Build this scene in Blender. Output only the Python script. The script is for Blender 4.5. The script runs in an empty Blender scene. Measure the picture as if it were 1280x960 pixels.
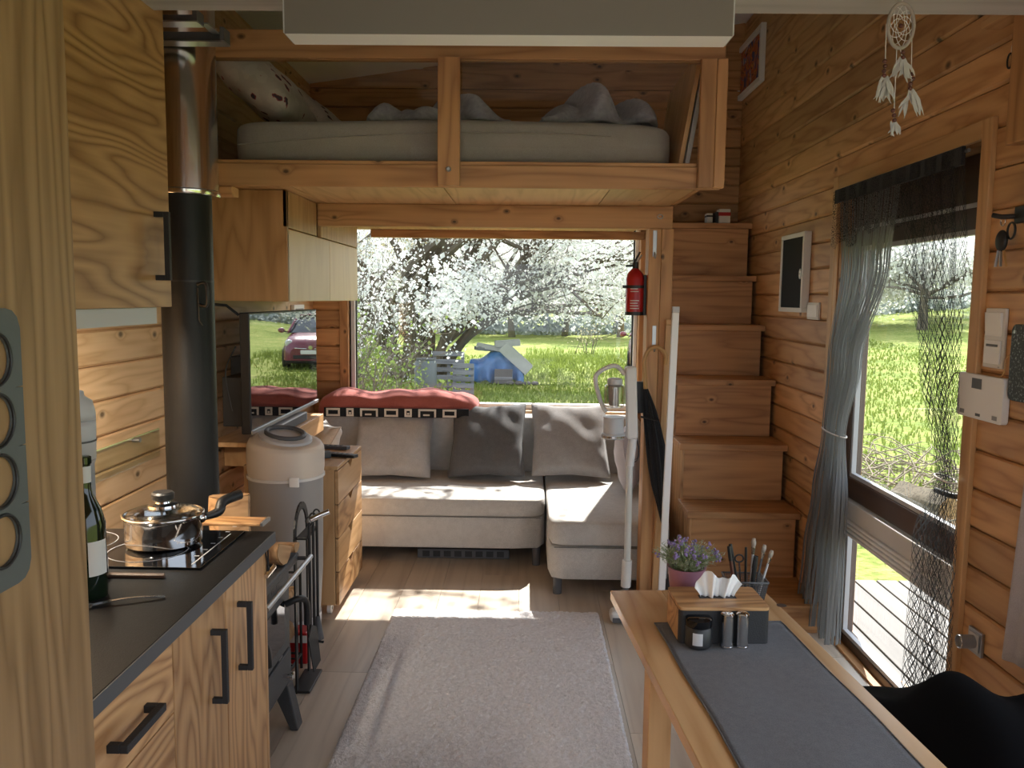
import bpy, math, random
from mathutils import Vector, Matrix
random.seed(7)
PI = math.pi
S = bpy.context.scene
COL = S.collection

# ------------------------------------------------------------------ camera
CAM = Vector((0, 0, 1.47)); FPX = 1035.5
PITCH, YAW, ROLL = 0.10356, -0.01653, 0.01118
_F = Vector((math.sin(YAW)*math.cos(PITCH), math.cos(YAW)*math.cos(PITCH), -math.sin(PITCH)))
_R0 = Vector((math.cos(YAW), -math.sin(YAW), 0)); _U0 = _R0.cross(_F)
_R = _R0*math.cos(ROLL)+_U0*math.sin(ROLL); _U = _U0*math.cos(ROLL)-_R0*math.sin(ROLL)
cam = bpy.data.cameras.new('camera'); camo = bpy.data.objects.new('camera', cam); COL.objects.link(camo)
cam.sensor_width = 36; cam.lens = FPX/1280*36; cam.clip_start = .02; cam.clip_end = 600
m = Matrix.Identity(4)
for i in range(3):
    m[i][0], m[i][1], m[i][2], m[i][3] = _R[i], _U[i], -_F[i], CAM[i]
camo.matrix_world = m
S.camera = camo

def ray(px, py): return (px-640)/FPX*_R-(py-480)/FPX*_U+_F
def onX(px, py, X): d = ray(px, py); return CAM+d*(X/d.x)
def onY(px, py, Y): d = ray(px, py); return CAM+d*(Y/d.y)
def onZ(px, py, Z): d = ray(px, py); return CAM+d*((Z-CAM.z)/d.z)

# ------------------------------------------------------------------ light
S.view_settings.view_transform = 'Standard'; S.view_settings.look = 'None'
S.view_settings.gamma = 1; S.view_settings.use_curve_mapping = False
S.view_settings.exposure = 0.62
W = bpy.data.worlds.new('sky'); S.world = W; W.use_nodes = True
nt = W.node_tree; bg = nt.nodes['Background']
sky = nt.nodes.new('ShaderNodeTexSky'); sky.sky_type = 'HOSEK_WILKIE'
SUNV = Vector((.27, 1, 1.07)).normalized()          # towards the sun
sky.sun_direction = SUNV; sky.turbidity = 5; sky.ground_albedo = .35
mixs = nt.nodes.new('ShaderNodeMixRGB'); mixs.inputs[0].default_value = .75
mixs.inputs[2].default_value = (.84, .93, 1.06, 1)
nt.links.new(sky.outputs[0], mixs.inputs[1]); nt.links.new(mixs.outputs[0], bg.inputs[0])
bg.inputs[1].default_value = 2.3
sun = bpy.data.lights.new('sun', 'SUN'); sun.energy = 9.5; sun.angle = .009; sun.color = (1, .955, .89)
suno = bpy.data.objects.new('sun', sun); COL.objects.link(suno)
suno.rotation_euler = SUNV.to_track_quat('Z', 'Y').to_euler()

def portal(loc, rot, sx, sy):
    l = bpy.data.lights.new('window_portal', 'AREA'); l.shape = 'RECTANGLE'; l.size = sx; l.size_y = sy
    l.cycles.is_portal = True
    o = bpy.data.objects.new('window_portal', l); COL.objects.link(o); o.location = loc; o.rotation_euler = rot

# ------------------------------------------------------------------ room numbers
XL, XR, YB, YF = -1.385, 1.335, 5.37, -2.2
def zc(x): return 2.80+(x-XL)*.1408
DOOR = (2.50, 3.62, 0.0, 1.945)            # y0, y1, z0, z1
WINR = (-1.7, 1.80, .55, 2.0)              # window in the right wall beside the camera
WINB = (-1.15, .72, .735, 2.10)            # back window x0,x1,z0,z1
ZG = -.55                                   # ground outside
portal((XR+.16, (DOOR[0]+DOOR[1])/2, 1.0), (0, PI/2, 0), 1.9, 1.1)
portal((XR+.16, (WINR[0]+WINR[1])/2, 1.275), (0, PI/2, 0), 1.45, 3.5)
portal((-.21, YB+.16, 1.42), (-PI/2, 0, 0), 1.9, 1.37)
portal((0, YF-.16, 1.05), (PI/2, 0, 0), 2.4, 2.0)

# ------------------------------------------------------------------ materials
MATS = {}
def nodes(name):
    mt = bpy.data.materials.new(name); mt.use_nodes = True; n = mt.node_tree
    return mt, n, n.nodes['Principled BSDF']
def rgba(c): return (c[0], c[1], c[2], 1)
def plain(name, col, rough=.5, metal=0, bump=0, bscale=200, spec=.5, coat=0, emit=None, noise=0, nscale=30, ior=None):
    mt, n, p = nodes(name)
    p.inputs['Base Color'].default_value = rgba(col); p.inputs['Roughness'].default_value = rough
    p.inputs['Metallic'].default_value = metal; p.inputs['Specular IOR Level'].default_value = spec
    if ior: p.inputs['IOR'].default_value = ior
    if coat: p.inputs['Coat Weight'].default_value = coat
    tc = n.nodes.new('ShaderNodeTexCoord')
    if bump:
        t = n.nodes.new('ShaderNodeTexNoise'); t.inputs['Scale'].default_value = bscale; t.inputs['Detail'].default_value = 3
        b = n.nodes.new('ShaderNodeBump'); b.inputs['Strength'].default_value = bump; b.inputs['Distance'].default_value = .01
        n.links.new(tc.outputs['Object'], t.inputs['Vector']); n.links.new(t.outputs['Fac'], b.inputs['Height'])
        n.links.new(b.outputs['Normal'], p.inputs['Normal'])
    if noise:
        t = n.nodes.new('ShaderNodeTexNoise'); t.inputs['Scale'].default_value = nscale; t.inputs['Detail'].default_value = 4
        r = n.nodes.new('ShaderNodeMixRGB'); r.inputs[1].default_value = rgba([c*(1-noise) for c in col]); r.inputs[2].default_value = rgba([min(1, c*(1+noise)) for c in col])
        n.links.new(tc.outputs['Object'], t.inputs['Vector']); n.links.new(t.outputs['Fac'], r.inputs[0]); n.links.new(r.outputs[0], p.inputs['Base Color'])
    MATS[name] = mt; return mt
def leafy(name, col, tr=.5, rough=.8):
    mt, n, p = nodes(name); out = n.nodes['Material Output']; p.inputs['Base Color'].default_value = rgba(col); p.inputs['Roughness'].default_value = rough; p.inputs['Specular IOR Level'].default_value = .1
    t = n.nodes.new('ShaderNodeBsdfTranslucent'); t.inputs[0].default_value = rgba(col); mx = n.nodes.new('ShaderNodeMixShader'); mx.inputs[0].default_value = tr
    n.links.new(p.outputs[0], mx.inputs[1]); n.links.new(t.outputs[0], mx.inputs[2]); n.links.new(mx.outputs[0], out.inputs[0]); MATS[name] = mt
def math_node(n, op, a=None, b=None, clamp=False):
    x = n.nodes.new('ShaderNodeMath'); x.operation = op; x.use_clamp = clamp
    for i, v in enumerate((a, b)):
        if v is None: continue
        if isinstance(v, (int, float)): x.inputs[i].default_value = v
        else: n.links.new(v, x.inputs[i])
    return x.outputs[0]
def wood(name, dark, light, axis='X', stretch=9, scale=5.0, rings=7, knots=.5, rough=.5, contrast=1.0, kscale=3.2, vary=.14, kcol=None, sharp=.5, flat=None, kw=20):
    """grain = contour lines of a noise stretched along the grain axis, plus knots; every piece gets its own offset and tone"""
    mt, n, p = nodes(name)
    tc = n.nodes.new('ShaderNodeTexCoord'); oi = n.nodes.new('ShaderNodeObjectInfo')
    off = n.nodes.new('ShaderNodeVectorMath'); off.operation = 'SCALE'; off.inputs[0].default_value = (31.7, 17.3, 23.9)
    n.links.new(oi.outputs['Random'], off.inputs['Scale'])
    add = n.nodes.new('ShaderNodeVectorMath'); add.operation = 'ADD'
    n.links.new(tc.outputs['Object'], add.inputs[0]); n.links.new(off.outputs[0], add.inputs[1])
    def mapped(st):
        mp = n.nodes.new('ShaderNodeMapping'); s = [1, 1, 1]; s['XYZ'.index(axis)] = 1/st
        mp.inputs['Scale'].default_value = s; n.links.new(add.outputs[0], mp.inputs['Vector']); return mp.outputs[0]
    t = n.nodes.new('ShaderNodeTexNoise'); t.inputs['Scale'].default_value = scale; t.inputs['Detail'].default_value = 2.5; t.inputs['Roughness'].default_value = .45
    n.links.new(mapped(stretch), t.inputs['Vector'])
    # knots first: they also bend the grain
    v = n.nodes.new('ShaderNodeTexVoronoi'); v.inputs['Scale'].default_value = kscale; 
    kv = mapped(1.5)
    if flat:
        v.voronoi_dimensions = '2D'; sp = n.nodes.new('ShaderNodeSeparateXYZ'); cb = n.nodes.new('ShaderNodeCombineXYZ'); n.links.new(kv, sp.inputs[0]); ax2 = [a for a in (0, 1, 2) if 'XYZ'[a] != flat]
        n.links.new(sp.outputs[ax2[0]], cb.inputs[0]); n.links.new(sp.outputs[ax2[1]], cb.inputs[1]); kv = cb.outputs[0]
    n.links.new(kv, v.inputs['Vector'])
    sep = n.nodes.new('ShaderNodeSeparateColor'); n.links.new(v.outputs['Color'], sep.inputs[0])
    rare = math_node(n, 'LESS_THAN', sep.outputs[0], knots)
    kd = math_node(n, 'MULTIPLY', v.outputs['Distance'], -float(kw))
    kexp = math_node(n, 'MULTIPLY', math_node(n, 'POWER', 2.718, kd), rare)
    h = math_node(n, 'ADD', t.outputs['Fac'], math_node(n, 'MULTIPLY', kexp, .35))
    fr = math_node(n, 'PINGPONG', math_node(n, 'MULTIPLY', h, rings*2.0), 1.0)
    fr = math_node(n, 'POWER', fr, 1.0/sharp if sharp < 1 else sharp)
    fine = n.nodes.new('ShaderNodeTexNoise'); fine.inputs['Scale'].default_value = 90; fine.inputs['Detail'].default_value = 2; n.links.new(mapped(40), fine.inputs['Vector'])
    f2 = math_node(n, 'ADD', math_node(n, 'MULTIPLY', fr, .72*contrast), math_node(n, 'MULTIPLY', fine.outputs['Fac'], .45*contrast), True)
    mx = n.nodes.new('ShaderNodeMixRGB'); mx.inputs[1].default_value = rgba(light); mx.inputs[2].default_value = rgba(dark); n.links.new(f2, mx.inputs[0])
    kk = n.nodes.new('ShaderNodeMixRGB'); kk.inputs[2].default_value = rgba(kcol or [c*.28 for c in dark])
    core = math_node(n, 'MULTIPLY', math_node(n, 'SUBTRACT', kexp, .22, True), 2.4, True)
    n.links.new(core, kk.inputs[0]); n.links.new(mx.outputs[0], kk.inputs[1])
    hsv = n.nodes.new('ShaderNodeHueSaturation')
    val = math_node(n, 'ADD', math_node(n, 'MULTIPLY', oi.outputs['Random'], 2*vary), 1-vary); n.links.new(val, hsv.inputs['Value'])
    n.links.new(kk.outputs[0], hsv.inputs['Color']); n.links.new(hsv.outputs[0], p.inputs['Base Color'])
    p.inputs['Roughness'].default_value = rough
    b = n.nodes.new('ShaderNodeBump'); b.inputs['Strength'].default_value = .08; b.inputs['Distance'].default_value = .004; b.invert = True
    n.links.new(f2, b.inputs['Height']); n.links.new(b.outputs[0], p.inputs['Normal'])
    MATS[name] = mt; return mt
def fabric(name, c1, c2, scale=420, rough=.9, bump=.35, big=0):
    """woven cloth: two crossed fine waves with uneven yarn tone"""
    mt, n, p = nodes(name); tc = n.nodes.new('ShaderNodeTexCoord')
    t = n.nodes.new('ShaderNodeTexNoise'); t.inputs['Scale'].default_value = scale; t.inputs['Detail'].default_value = 2; n.links.new(tc.outputs['Object'], t.inputs['Vector'])
    t2 = n.nodes.new('ShaderNodeTexNoise'); t2.inputs['Scale'].default_value = scale*.12; t2.inputs['Detail'].default_value = 4; n.links.new(tc.outputs['Object'], t2.inputs['Vector'])
    f = math_node(n, 'ADD', math_node(n, 'MULTIPLY', t.outputs['Fac'], .8), math_node(n, 'MULTIPLY', t2.outputs['Fac'], .35))
    f = math_node(n, 'MULTIPLY', math_node(n, 'SUBTRACT', f, .3), 1.9, True)
    mx = n.nodes.new('ShaderNodeMixRGB'); mx.inputs[1].default_value = rgba(c1); mx.inputs[2].default_value = rgba(c2); n.links.new(f, mx.inputs[0])
    n.links.new(mx.outputs[0], p.inputs['Base Color']); p.inputs['Roughness'].default_value = rough; p.inputs['Specular IOR Level'].default_value = .15
    p.inputs['Sheen Weight'].default_value = .15
    b = n.nodes.new('ShaderNodeBump'); b.inputs['Strength'].default_value = bump; b.inputs['Distance'].default_value = .004
    n.links.new(t.outputs['Fac'], b.inputs['Height']); n.links.new(b.outputs[0], p.inputs['Normal'])
    MATS[name] = mt; return mt
def thin_glass(name, tint=(1, 1, 1), ior=1.45, rough=0, extra=0.0):
    mt = bpy.data.materials.new(name); mt.use_nodes = True; n = mt.node_tree; n.nodes.clear()
    out = n.nodes.new('ShaderNodeOutputMaterial'); tr = n.nodes.new('ShaderNodeBsdfTransparent'); tr.inputs[0].default_value = rgba(tint)
    gl = n.nodes.new('ShaderNodeBsdfGlossy'); gl.inputs['Roughness'].default_value = rough
    lw = n.nodes.new('ShaderNodeLayerWeight'); lw.inputs[0].default_value = .5; f0 = ((ior-1)/(ior+1))**2      # Schlick, the same from both sides
    fr = math_node(n, 'ADD', math_node(n, 'MULTIPLY', math_node(n, 'POWER', lw.outputs['Facing'], 5.0), 1-f0), f0+extra, True)
    mx = n.nodes.new('ShaderNodeMixShader'); n.links.new(fr, mx.inputs[0])
    n.links.new(tr.outputs[0], mx.inputs[1]); n.links.new(gl.outputs[0], mx.inputs[2]); n.links.new(mx.outputs[0], out.inputs[0])
    MATS[name] = mt; return mt
def sheer(name, col, mode, open_=.5, fx=60, fy=40):
    """see-through curtain cloth woven from threads (UV runs in metres): 'line' upright threads, 'net' crossing slanted threads, 'lace'"""
    mt = bpy.data.materials.new(name); mt.use_nodes = True; n = mt.node_tree; p = n.nodes['Principled BSDF']; out = n.nodes['Material Output']
    p.inputs['Base Color'].default_value = rgba(col); p.inputs['Roughness'].default_value = .85; p.inputs['Specular IOR Level'].default_value = .1
    uv = n.nodes.new('ShaderNodeUVMap'); sx = n.nodes.new('ShaderNodeSeparateXYZ'); n.links.new(uv.outputs[0], sx.inputs[0])
    u, v = sx.outputs[0], sx.outputs[1]
    if mode == 'lace':
        vo = n.nodes.new('ShaderNodeTexVoronoi'); vo.feature = 'DISTANCE_TO_EDGE'; vo.inputs['Scale'].default_value = fx; n.links.new(uv.outputs[0], vo.inputs['Vector'])
        a = math_node(n, 'LESS_THAN', vo.outputs['Distance'], 1-open_)
    else:
        if mode == 'net':
            a1 = math_node(n, 'ADD', math_node(n, 'MULTIPLY', u, fx), math_node(n, 'MULTIPLY', v, fy))
            a2 = math_node(n, 'SUBTRACT', math_node(n, 'MULTIPLY', u, fx), math_node(n, 'MULTIPLY', v, fy))
            w1 = math_node(n, 'GREATER_THAN', math_node(n, 'FRACT', a1), open_); w2 = math_node(n, 'GREATER_THAN', math_node(n, 'FRACT', a2), open_)
            a = math_node(n, 'MAXIMUM', w1, w2)
        else:
            a = math_node(n, 'GREATER_THAN', math_node(n, 'FRACT', math_node(n, 'MULTIPLY', u, fx)), open_)
    tr = n.nodes.new('ShaderNodeBsdfTransparent'); tl = n.nodes.new('ShaderNodeBsdfTranslucent'); tl.inputs[0].default_value = rgba(col)
    m1 = n.nodes.new('ShaderNodeMixShader'); m1.inputs[0].default_value = .3; n.links.new(p.outputs[0], m1.inputs[1]); n.links.new(tl.outputs[0], m1.inputs[2])
    mx = n.nodes.new('ShaderNodeMixShader'); n.links.new(a, mx.inputs[0]); n.links.new(tr.outputs[0], mx.inputs[1]); n.links.new(m1.outputs[0], mx.inputs[2])
    n.links.new(mx.outputs[0], out.inputs[0]); MATS[name] = mt; return mt

PD, PL = (.33, .155, .058), (.56, .30, .125)           # pine, oiled to an orange brown
for ax in 'XYZ':
    wood('pine'+ax, PD, PL, ax, 10, 8, 7, .40, .5, 1.0, 6.0, flat='X' if ax == 'Y' else 'Y')
    wood('pale'+ax, (.47, .25, .10), (.66, .40, .19), ax, 10, 8, 7, .3, .45, .9, 5.0, flat='Z' if ax == 'Y' else 'Y')
    wood('ply'+ax, (.27, .125, .045), (.60, .35, .16), ax, 6.0, 4.6, 20, .0, .42, 1.0, sharp=.6)
    wood('wash'+ax, (.36, .34, .31), (.52, .50, .46), ax, 22, 10, 5, .0, .6, .8)
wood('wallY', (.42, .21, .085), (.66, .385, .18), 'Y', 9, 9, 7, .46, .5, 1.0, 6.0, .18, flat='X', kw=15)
wood('wallL', (.52, .31, .15), (.72, .48, .27), 'Y', 9, 9, 7, .46, .5, 1.0, 6.0, .12, flat='X', kw=15)  # left wall boards made paler, standing in for light falling on them
wood('wallX', PD, PL, 'X', 9, 9, 7, .46, .5, 1.0, 6.0, .18, flat='Y', kw=15)
wood('oakZ', (.17, .092, .036), (.33, .20, .095), 'Z', 12, 8, 12, .0, .45, .9, sharp=.6, vary=.05)
wood('oakP', (.34, .185, .075), (.52, .315, .145), 'Z', 7, 6, 10, .0, .42, .9, sharp=.6, vary=.05)
wood('tablew', (.50, .28, .12), (.70, .45, .23), 'Y', 12, 8, 7, .25, .24, .9, 4.0, .06, flat='Z')
wood('birch', (.62, .44, .24), (.74, .56, .33), 'Z', 6, 5, 5, .0, .4, .6)
wood('floorw', (.40, .325, .255), (.54, .455, .365), 'Y', 14, 9, 5, .06, .34, .8, vary=.08)
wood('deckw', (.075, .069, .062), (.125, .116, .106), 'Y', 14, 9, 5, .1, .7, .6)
wood('darkw', (.05, .026, .016), (.085, .046, .028), 'Z', 14, 9, 4, 0, .4, .7)
wood('darkwY', (.05, .026, .016), (.085, .046, .028), 'Y', 14, 9, 4, 0, .4, .7)
wood('barkw', (.075, .06, .04), (.17, .14, .095), 'Z', 5, 14, 6, 0, .95, 1)
wood('logend', (.30, .16, .07), (.62, .38, .19), 'X', 12, 16, 6, 0, .85, 1)
wood('weathered', (.09, .09, .10), (.19, .19, .205), 'X', 14, 10, 5, .2, .8, .9)
plain('white', (.86, .85, .84), .45); plain('offwhite', (.70, .68, .65), .45); plain('ceil', (.78, .77, .77), .8)
plain('black', (.012, .012, .013), .45); plain('blackm', (.018, .018, .02), .6, bump=.2, bscale=400)
plain('pipe', (.014, .0145, .0155), .45, spec=.22, bump=.06, bscale=90, noise=.25, nscale=9)
plain('iron', (.05, .051, .054), .5, bump=.3, bscale=350); plain('steel', (.62, .62, .63), .22, 1); plain('chrome', (.75, .75, .76), .09, 1)
plain('flue', (.62, .60, .57), .16, 1, bump=.05, bscale=6); plain('zinc', (.45, .46, .47), .4, 1)
plain('worktop', (.010, .010, .0105), .55, spec=.15, bump=.08, bscale=300, noise=.3, nscale=60); plain('edge', (.075, .077, .082), .5)
plain('lampglass', (.9, .88, .82), .4); MATS['lampglass'].node_tree.nodes['Principled BSDF'].inputs['Emission Color'].default_value = (1, .86, .66, 1); MATS['lampglass'].node_tree.nodes['Principled BSDF'].inputs['Emission Strength'].default_value = 4
plain('hob', (.006, .006, .007), .06, spec=.6); plain('print', (.55, .55, .56), .5)
plain('screen', (.004, .004, .005), .015, ior=2.6, spec=.9)
plain('grey', (.30, .30, .31), .5); plain('dgrey', (.09, .09, .095), .5); plain('lgrey', (.52, .52, .53), .45); plain('slate', (.085, .095, .095), .5)
plain('rugm', (.72, .69, .695), .95, bump=.6, bscale=160, noise=.3, nscale=70, spec=.1)
plain('red', (.42, .012, .014), .3); plain('carpaint', (.16, .014, .04), .25, coat=.6); plain('rubber', (.02, .02, .02), .8)
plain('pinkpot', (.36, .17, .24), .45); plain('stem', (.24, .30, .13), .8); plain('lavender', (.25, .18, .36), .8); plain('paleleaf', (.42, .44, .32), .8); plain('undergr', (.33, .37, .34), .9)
plain('twig', (.13, .105, .08), .9, noise=.35, nscale=4); plain('hazetwig', (.27, .285, .32), .95); leafy('blossom', (.74, .74, .71), .5); leafy('bud', (.44, .39, .25), .5)  # far trees' bark is pale and bluish: distance haze put into the colour
leafy('leafgreen', (.15, .20, .06), .5); plain('brush', (.36, .31, .26), .9)
leafy('blade', (.165, .215, .045), .4); plain('tarp', (.035, .12, .30), .45, noise=.35, nscale=8); plain('junk', (.08, .07, .07), .8); plain('slab', (.32, .32, .31), .8, noise=.15, nscale=6)
plain('coat', (.004, .004, .005), .9, spec=.1); plain('mint', (.62, .63, .60), .5)
plain('taupe', (.20, .175, .155), .5); plain('tissue', (.85, .85, .85), .9); plain('cream', (.66, .58, .49), .55); plain('binbody', (.34, .325, .31), .55, bump=.25, bscale=500)
plain('glassgreen', (.005, .012, .005), .08, spec=.6); plain('paper', (.72, .70, .66), .6); plain('bluecord', (.05, .07, .25), .3)
plain('bead', (.10, .03, .02), .4); plain('feather', (.46, .44, .41), .9); plain('cane', (.50, .28, .10), .4)
plain('cord', (.70, .68, .64), .7); plain('brick', (.45, .18, .10), .8); plain('chalk', (.012, .011, .012), .75, spec=.2)
fabric('sofa', (.40, .38, .355), (.62, .595, .56), 300); fabric('cushlight', (.38, .36, .345), (.56, .535, .515), 300)
fabric('cushdark', (.085, .083, .085), (.15, .147, .148), 300); fabric('cushmid', (.25, .235, .228), (.38, .36, .35), 300)
fabric('runner', (.085, .088, .097), (.155, .158, .170), 500, bump=.2); fabric('sheet', (.34, .305, .27), (.42, .38, .34), 250, bump=.15)
fabric('duvet', (.30, .29, .33), (.50, .49, .53), 60, bump=.1); fabric('redthrow', (.33, .085, .07), (.45, .14, .115), 350)
fabric('lilac', (.42, .38, .40), (.52, .48, .50), 350); fabric('blackcloth', (.010, .010, .011), (.028, .028, .03), 300)
thin_glass('pane', (.97, .985, .98), 1.45); thin_glass('acrylic', (.97, .97, .97), 1.35); thin_glass('lidglass', (.75, .76, .76), 1.5); thin_glass('bottlegl', (.55, .56, .62), 1.5, .02, .06)
thin_glass('cupgl', (.70, .68, .66), 1.5, .05, .16)
thin_glass('splash', (.95, .97, .93), 1.5)
plain('glassedge', (.55, .62, .30), .2)
sheer('net', (.055, .058, .06), 'net', .88, 58, 24); sheer('voile', (.23, .235, .235), 'line', .50, 110, 0); sheer('lace', (.035, .036, .038), 'lace', .93, 130)

def pattern_mats():
    # flowered pillow: blotches of wine red and ink on cream
    mt, n, p = nodes('flowered'); tc = n.nodes.new('ShaderNodeTexCoord')
    v = n.nodes.new('ShaderNodeTexVoronoi'); v.inputs['Scale'].default_value = 16; n.links.new(tc.outputs['Object'], v.inputs['Vector'])
    w = n.nodes.new('ShaderNodeTexNoise'); w.inputs['Scale'].default_value = 30; w.inputs['Detail'].default_value = 5; n.links.new(tc.outputs['Object'], w.inputs['Vector'])
    a = math_node(n, 'ADD', v.outputs['Distance'], math_node(n, 'MULTIPLY', w.outputs['Fac'], .9))
    r = n.nodes.new('ShaderNodeValToRGB'); r.color_ramp.interpolation = 'CONSTANT'
    e = r.color_ramp.elements; e[0].color = (.05, .035, .05, 1); e[1].position = .60; e[1].color = (.28, .05, .06, 1)
    x = e.new(.66); x.color = (.55, .50, .43, 1); x = e.new(1.0 if False else .99); x.color = (.50, .45, .39, 1); 
    n.links.new(a, r.inputs[0]); n.links.new(r.outputs[0], p.inputs['Base Color']); p.inputs['Roughness'].default_value = .9; MATS['flowered'] = mt
    # small abstract painting: swirls of orange, blue and black
    mt, n, p = nodes('swirls'); tc = n.nodes.new('ShaderNodeTexCoord')
    w = n.nodes.new('ShaderNodeTexNoise'); w.inputs['Scale'].default_value = 11; w.inputs['Detail'].default_value = 1; w.inputs['Distortion'].default_value = 1.5; n.links.new(tc.outputs['Object'], w.inputs['Vector'])
    r = n.nodes.new('ShaderNodeValToRGB'); r.color_ramp.interpolation = 'CONSTANT'; e = r.color_ramp.elements
    e[0].color = (.05, .07, .22, 1); e[1].position = .40; e[1].color = (.50, .10, .04, 1)
    for q, c in ((.47, (.62, .28, .08)), (.52, (.03, .03, .05)), (.55, (.55, .12, .08)), (.62, (.16, .22, .42)), (.68, (.62, .50, .36))):
        x = e.new(q); x.color = rgba(c)
    n.links.new(w.outputs['Fac'], r.inputs[0]); n.links.new(r.outputs[0], p.inputs['Base Color']); p.inputs['Roughness'].default_value = .6; MATS['swirls'] = mt
    # meadow
    mt, n, p = nodes('meadow'); tc = n.nodes.new('ShaderNodeTexCoord')
    w = n.nodes.new('ShaderNodeTexNoise'); w.inputs['Scale'].default_value = .5; w.inputs['Detail'].default_value = 9; w.inputs['Roughness'].default_value = .68; n.links.new(tc.outputs['Object'], w.inputs['Vector'])
    w2 = n.nodes.new('ShaderNodeTexNoise'); w2.inputs['Scale'].default_value = 9; w2.inputs['Detail'].default_value = 6; n.links.new(tc.outputs['Object'], w2.inputs['Vector'])
    f = math_node(n, 'ADD', math_node(n, 'MULTIPLY', w.outputs['Fac'], .6), math_node(n, 'MULTIPLY', w2.outputs['Fac'], .5))
    r = n.nodes.new('ShaderNodeValToRGB'); e = r.color_ramp.elements; e[0].position = .38; e[0].color = (.080, .118, .026, 1); e[1].position = .70; e[1].color = (.31, .30, .105, 1)
    x = e.new(.52); x.color = (.165, .215, .044, 1)
    n.links.new(f, r.inputs[0]); n.links.new(r.outputs[0], p.inputs['Base Color']); p.inputs['Roughness'].default_value = .95; p.inputs['Specular IOR Level'].default_value = .1
    b = n.nodes.new('ShaderNodeBump'); b.inputs['Strength'].default_value = 1; b.inputs['Distance'].default_value = .08
    n.links.new(w2.outputs['Fac'], b.inputs['Height']); n.links.new(b.outputs[0], p.inputs['Normal']); MATS['meadow'] = mt
    # crystal-speckled black panel
    mt, n, p = nodes('speckle'); tc = n.nodes.new('ShaderNodeTexCoord'); v = n.nodes.new('ShaderNodeTexNoise'); v.inputs['Scale'].default_value = 140; n.links.new(tc.outputs['Object'], v.inputs['Vector'])
    r = n.nodes.new('ShaderNodeValToRGB'); e = r.color_ramp.elements; e[0].position = .55; e[0].color = (.01, .012, .012, 1); e[1].position = .72; e[1].color = (.35, .4, .38, 1)
    n.links.new(v.outputs['Fac'], r.inputs[0]); n.links.new(r.outputs[0], p.inputs['Base Color']); MATS['speckle'] = mt
pattern_mats()

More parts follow.
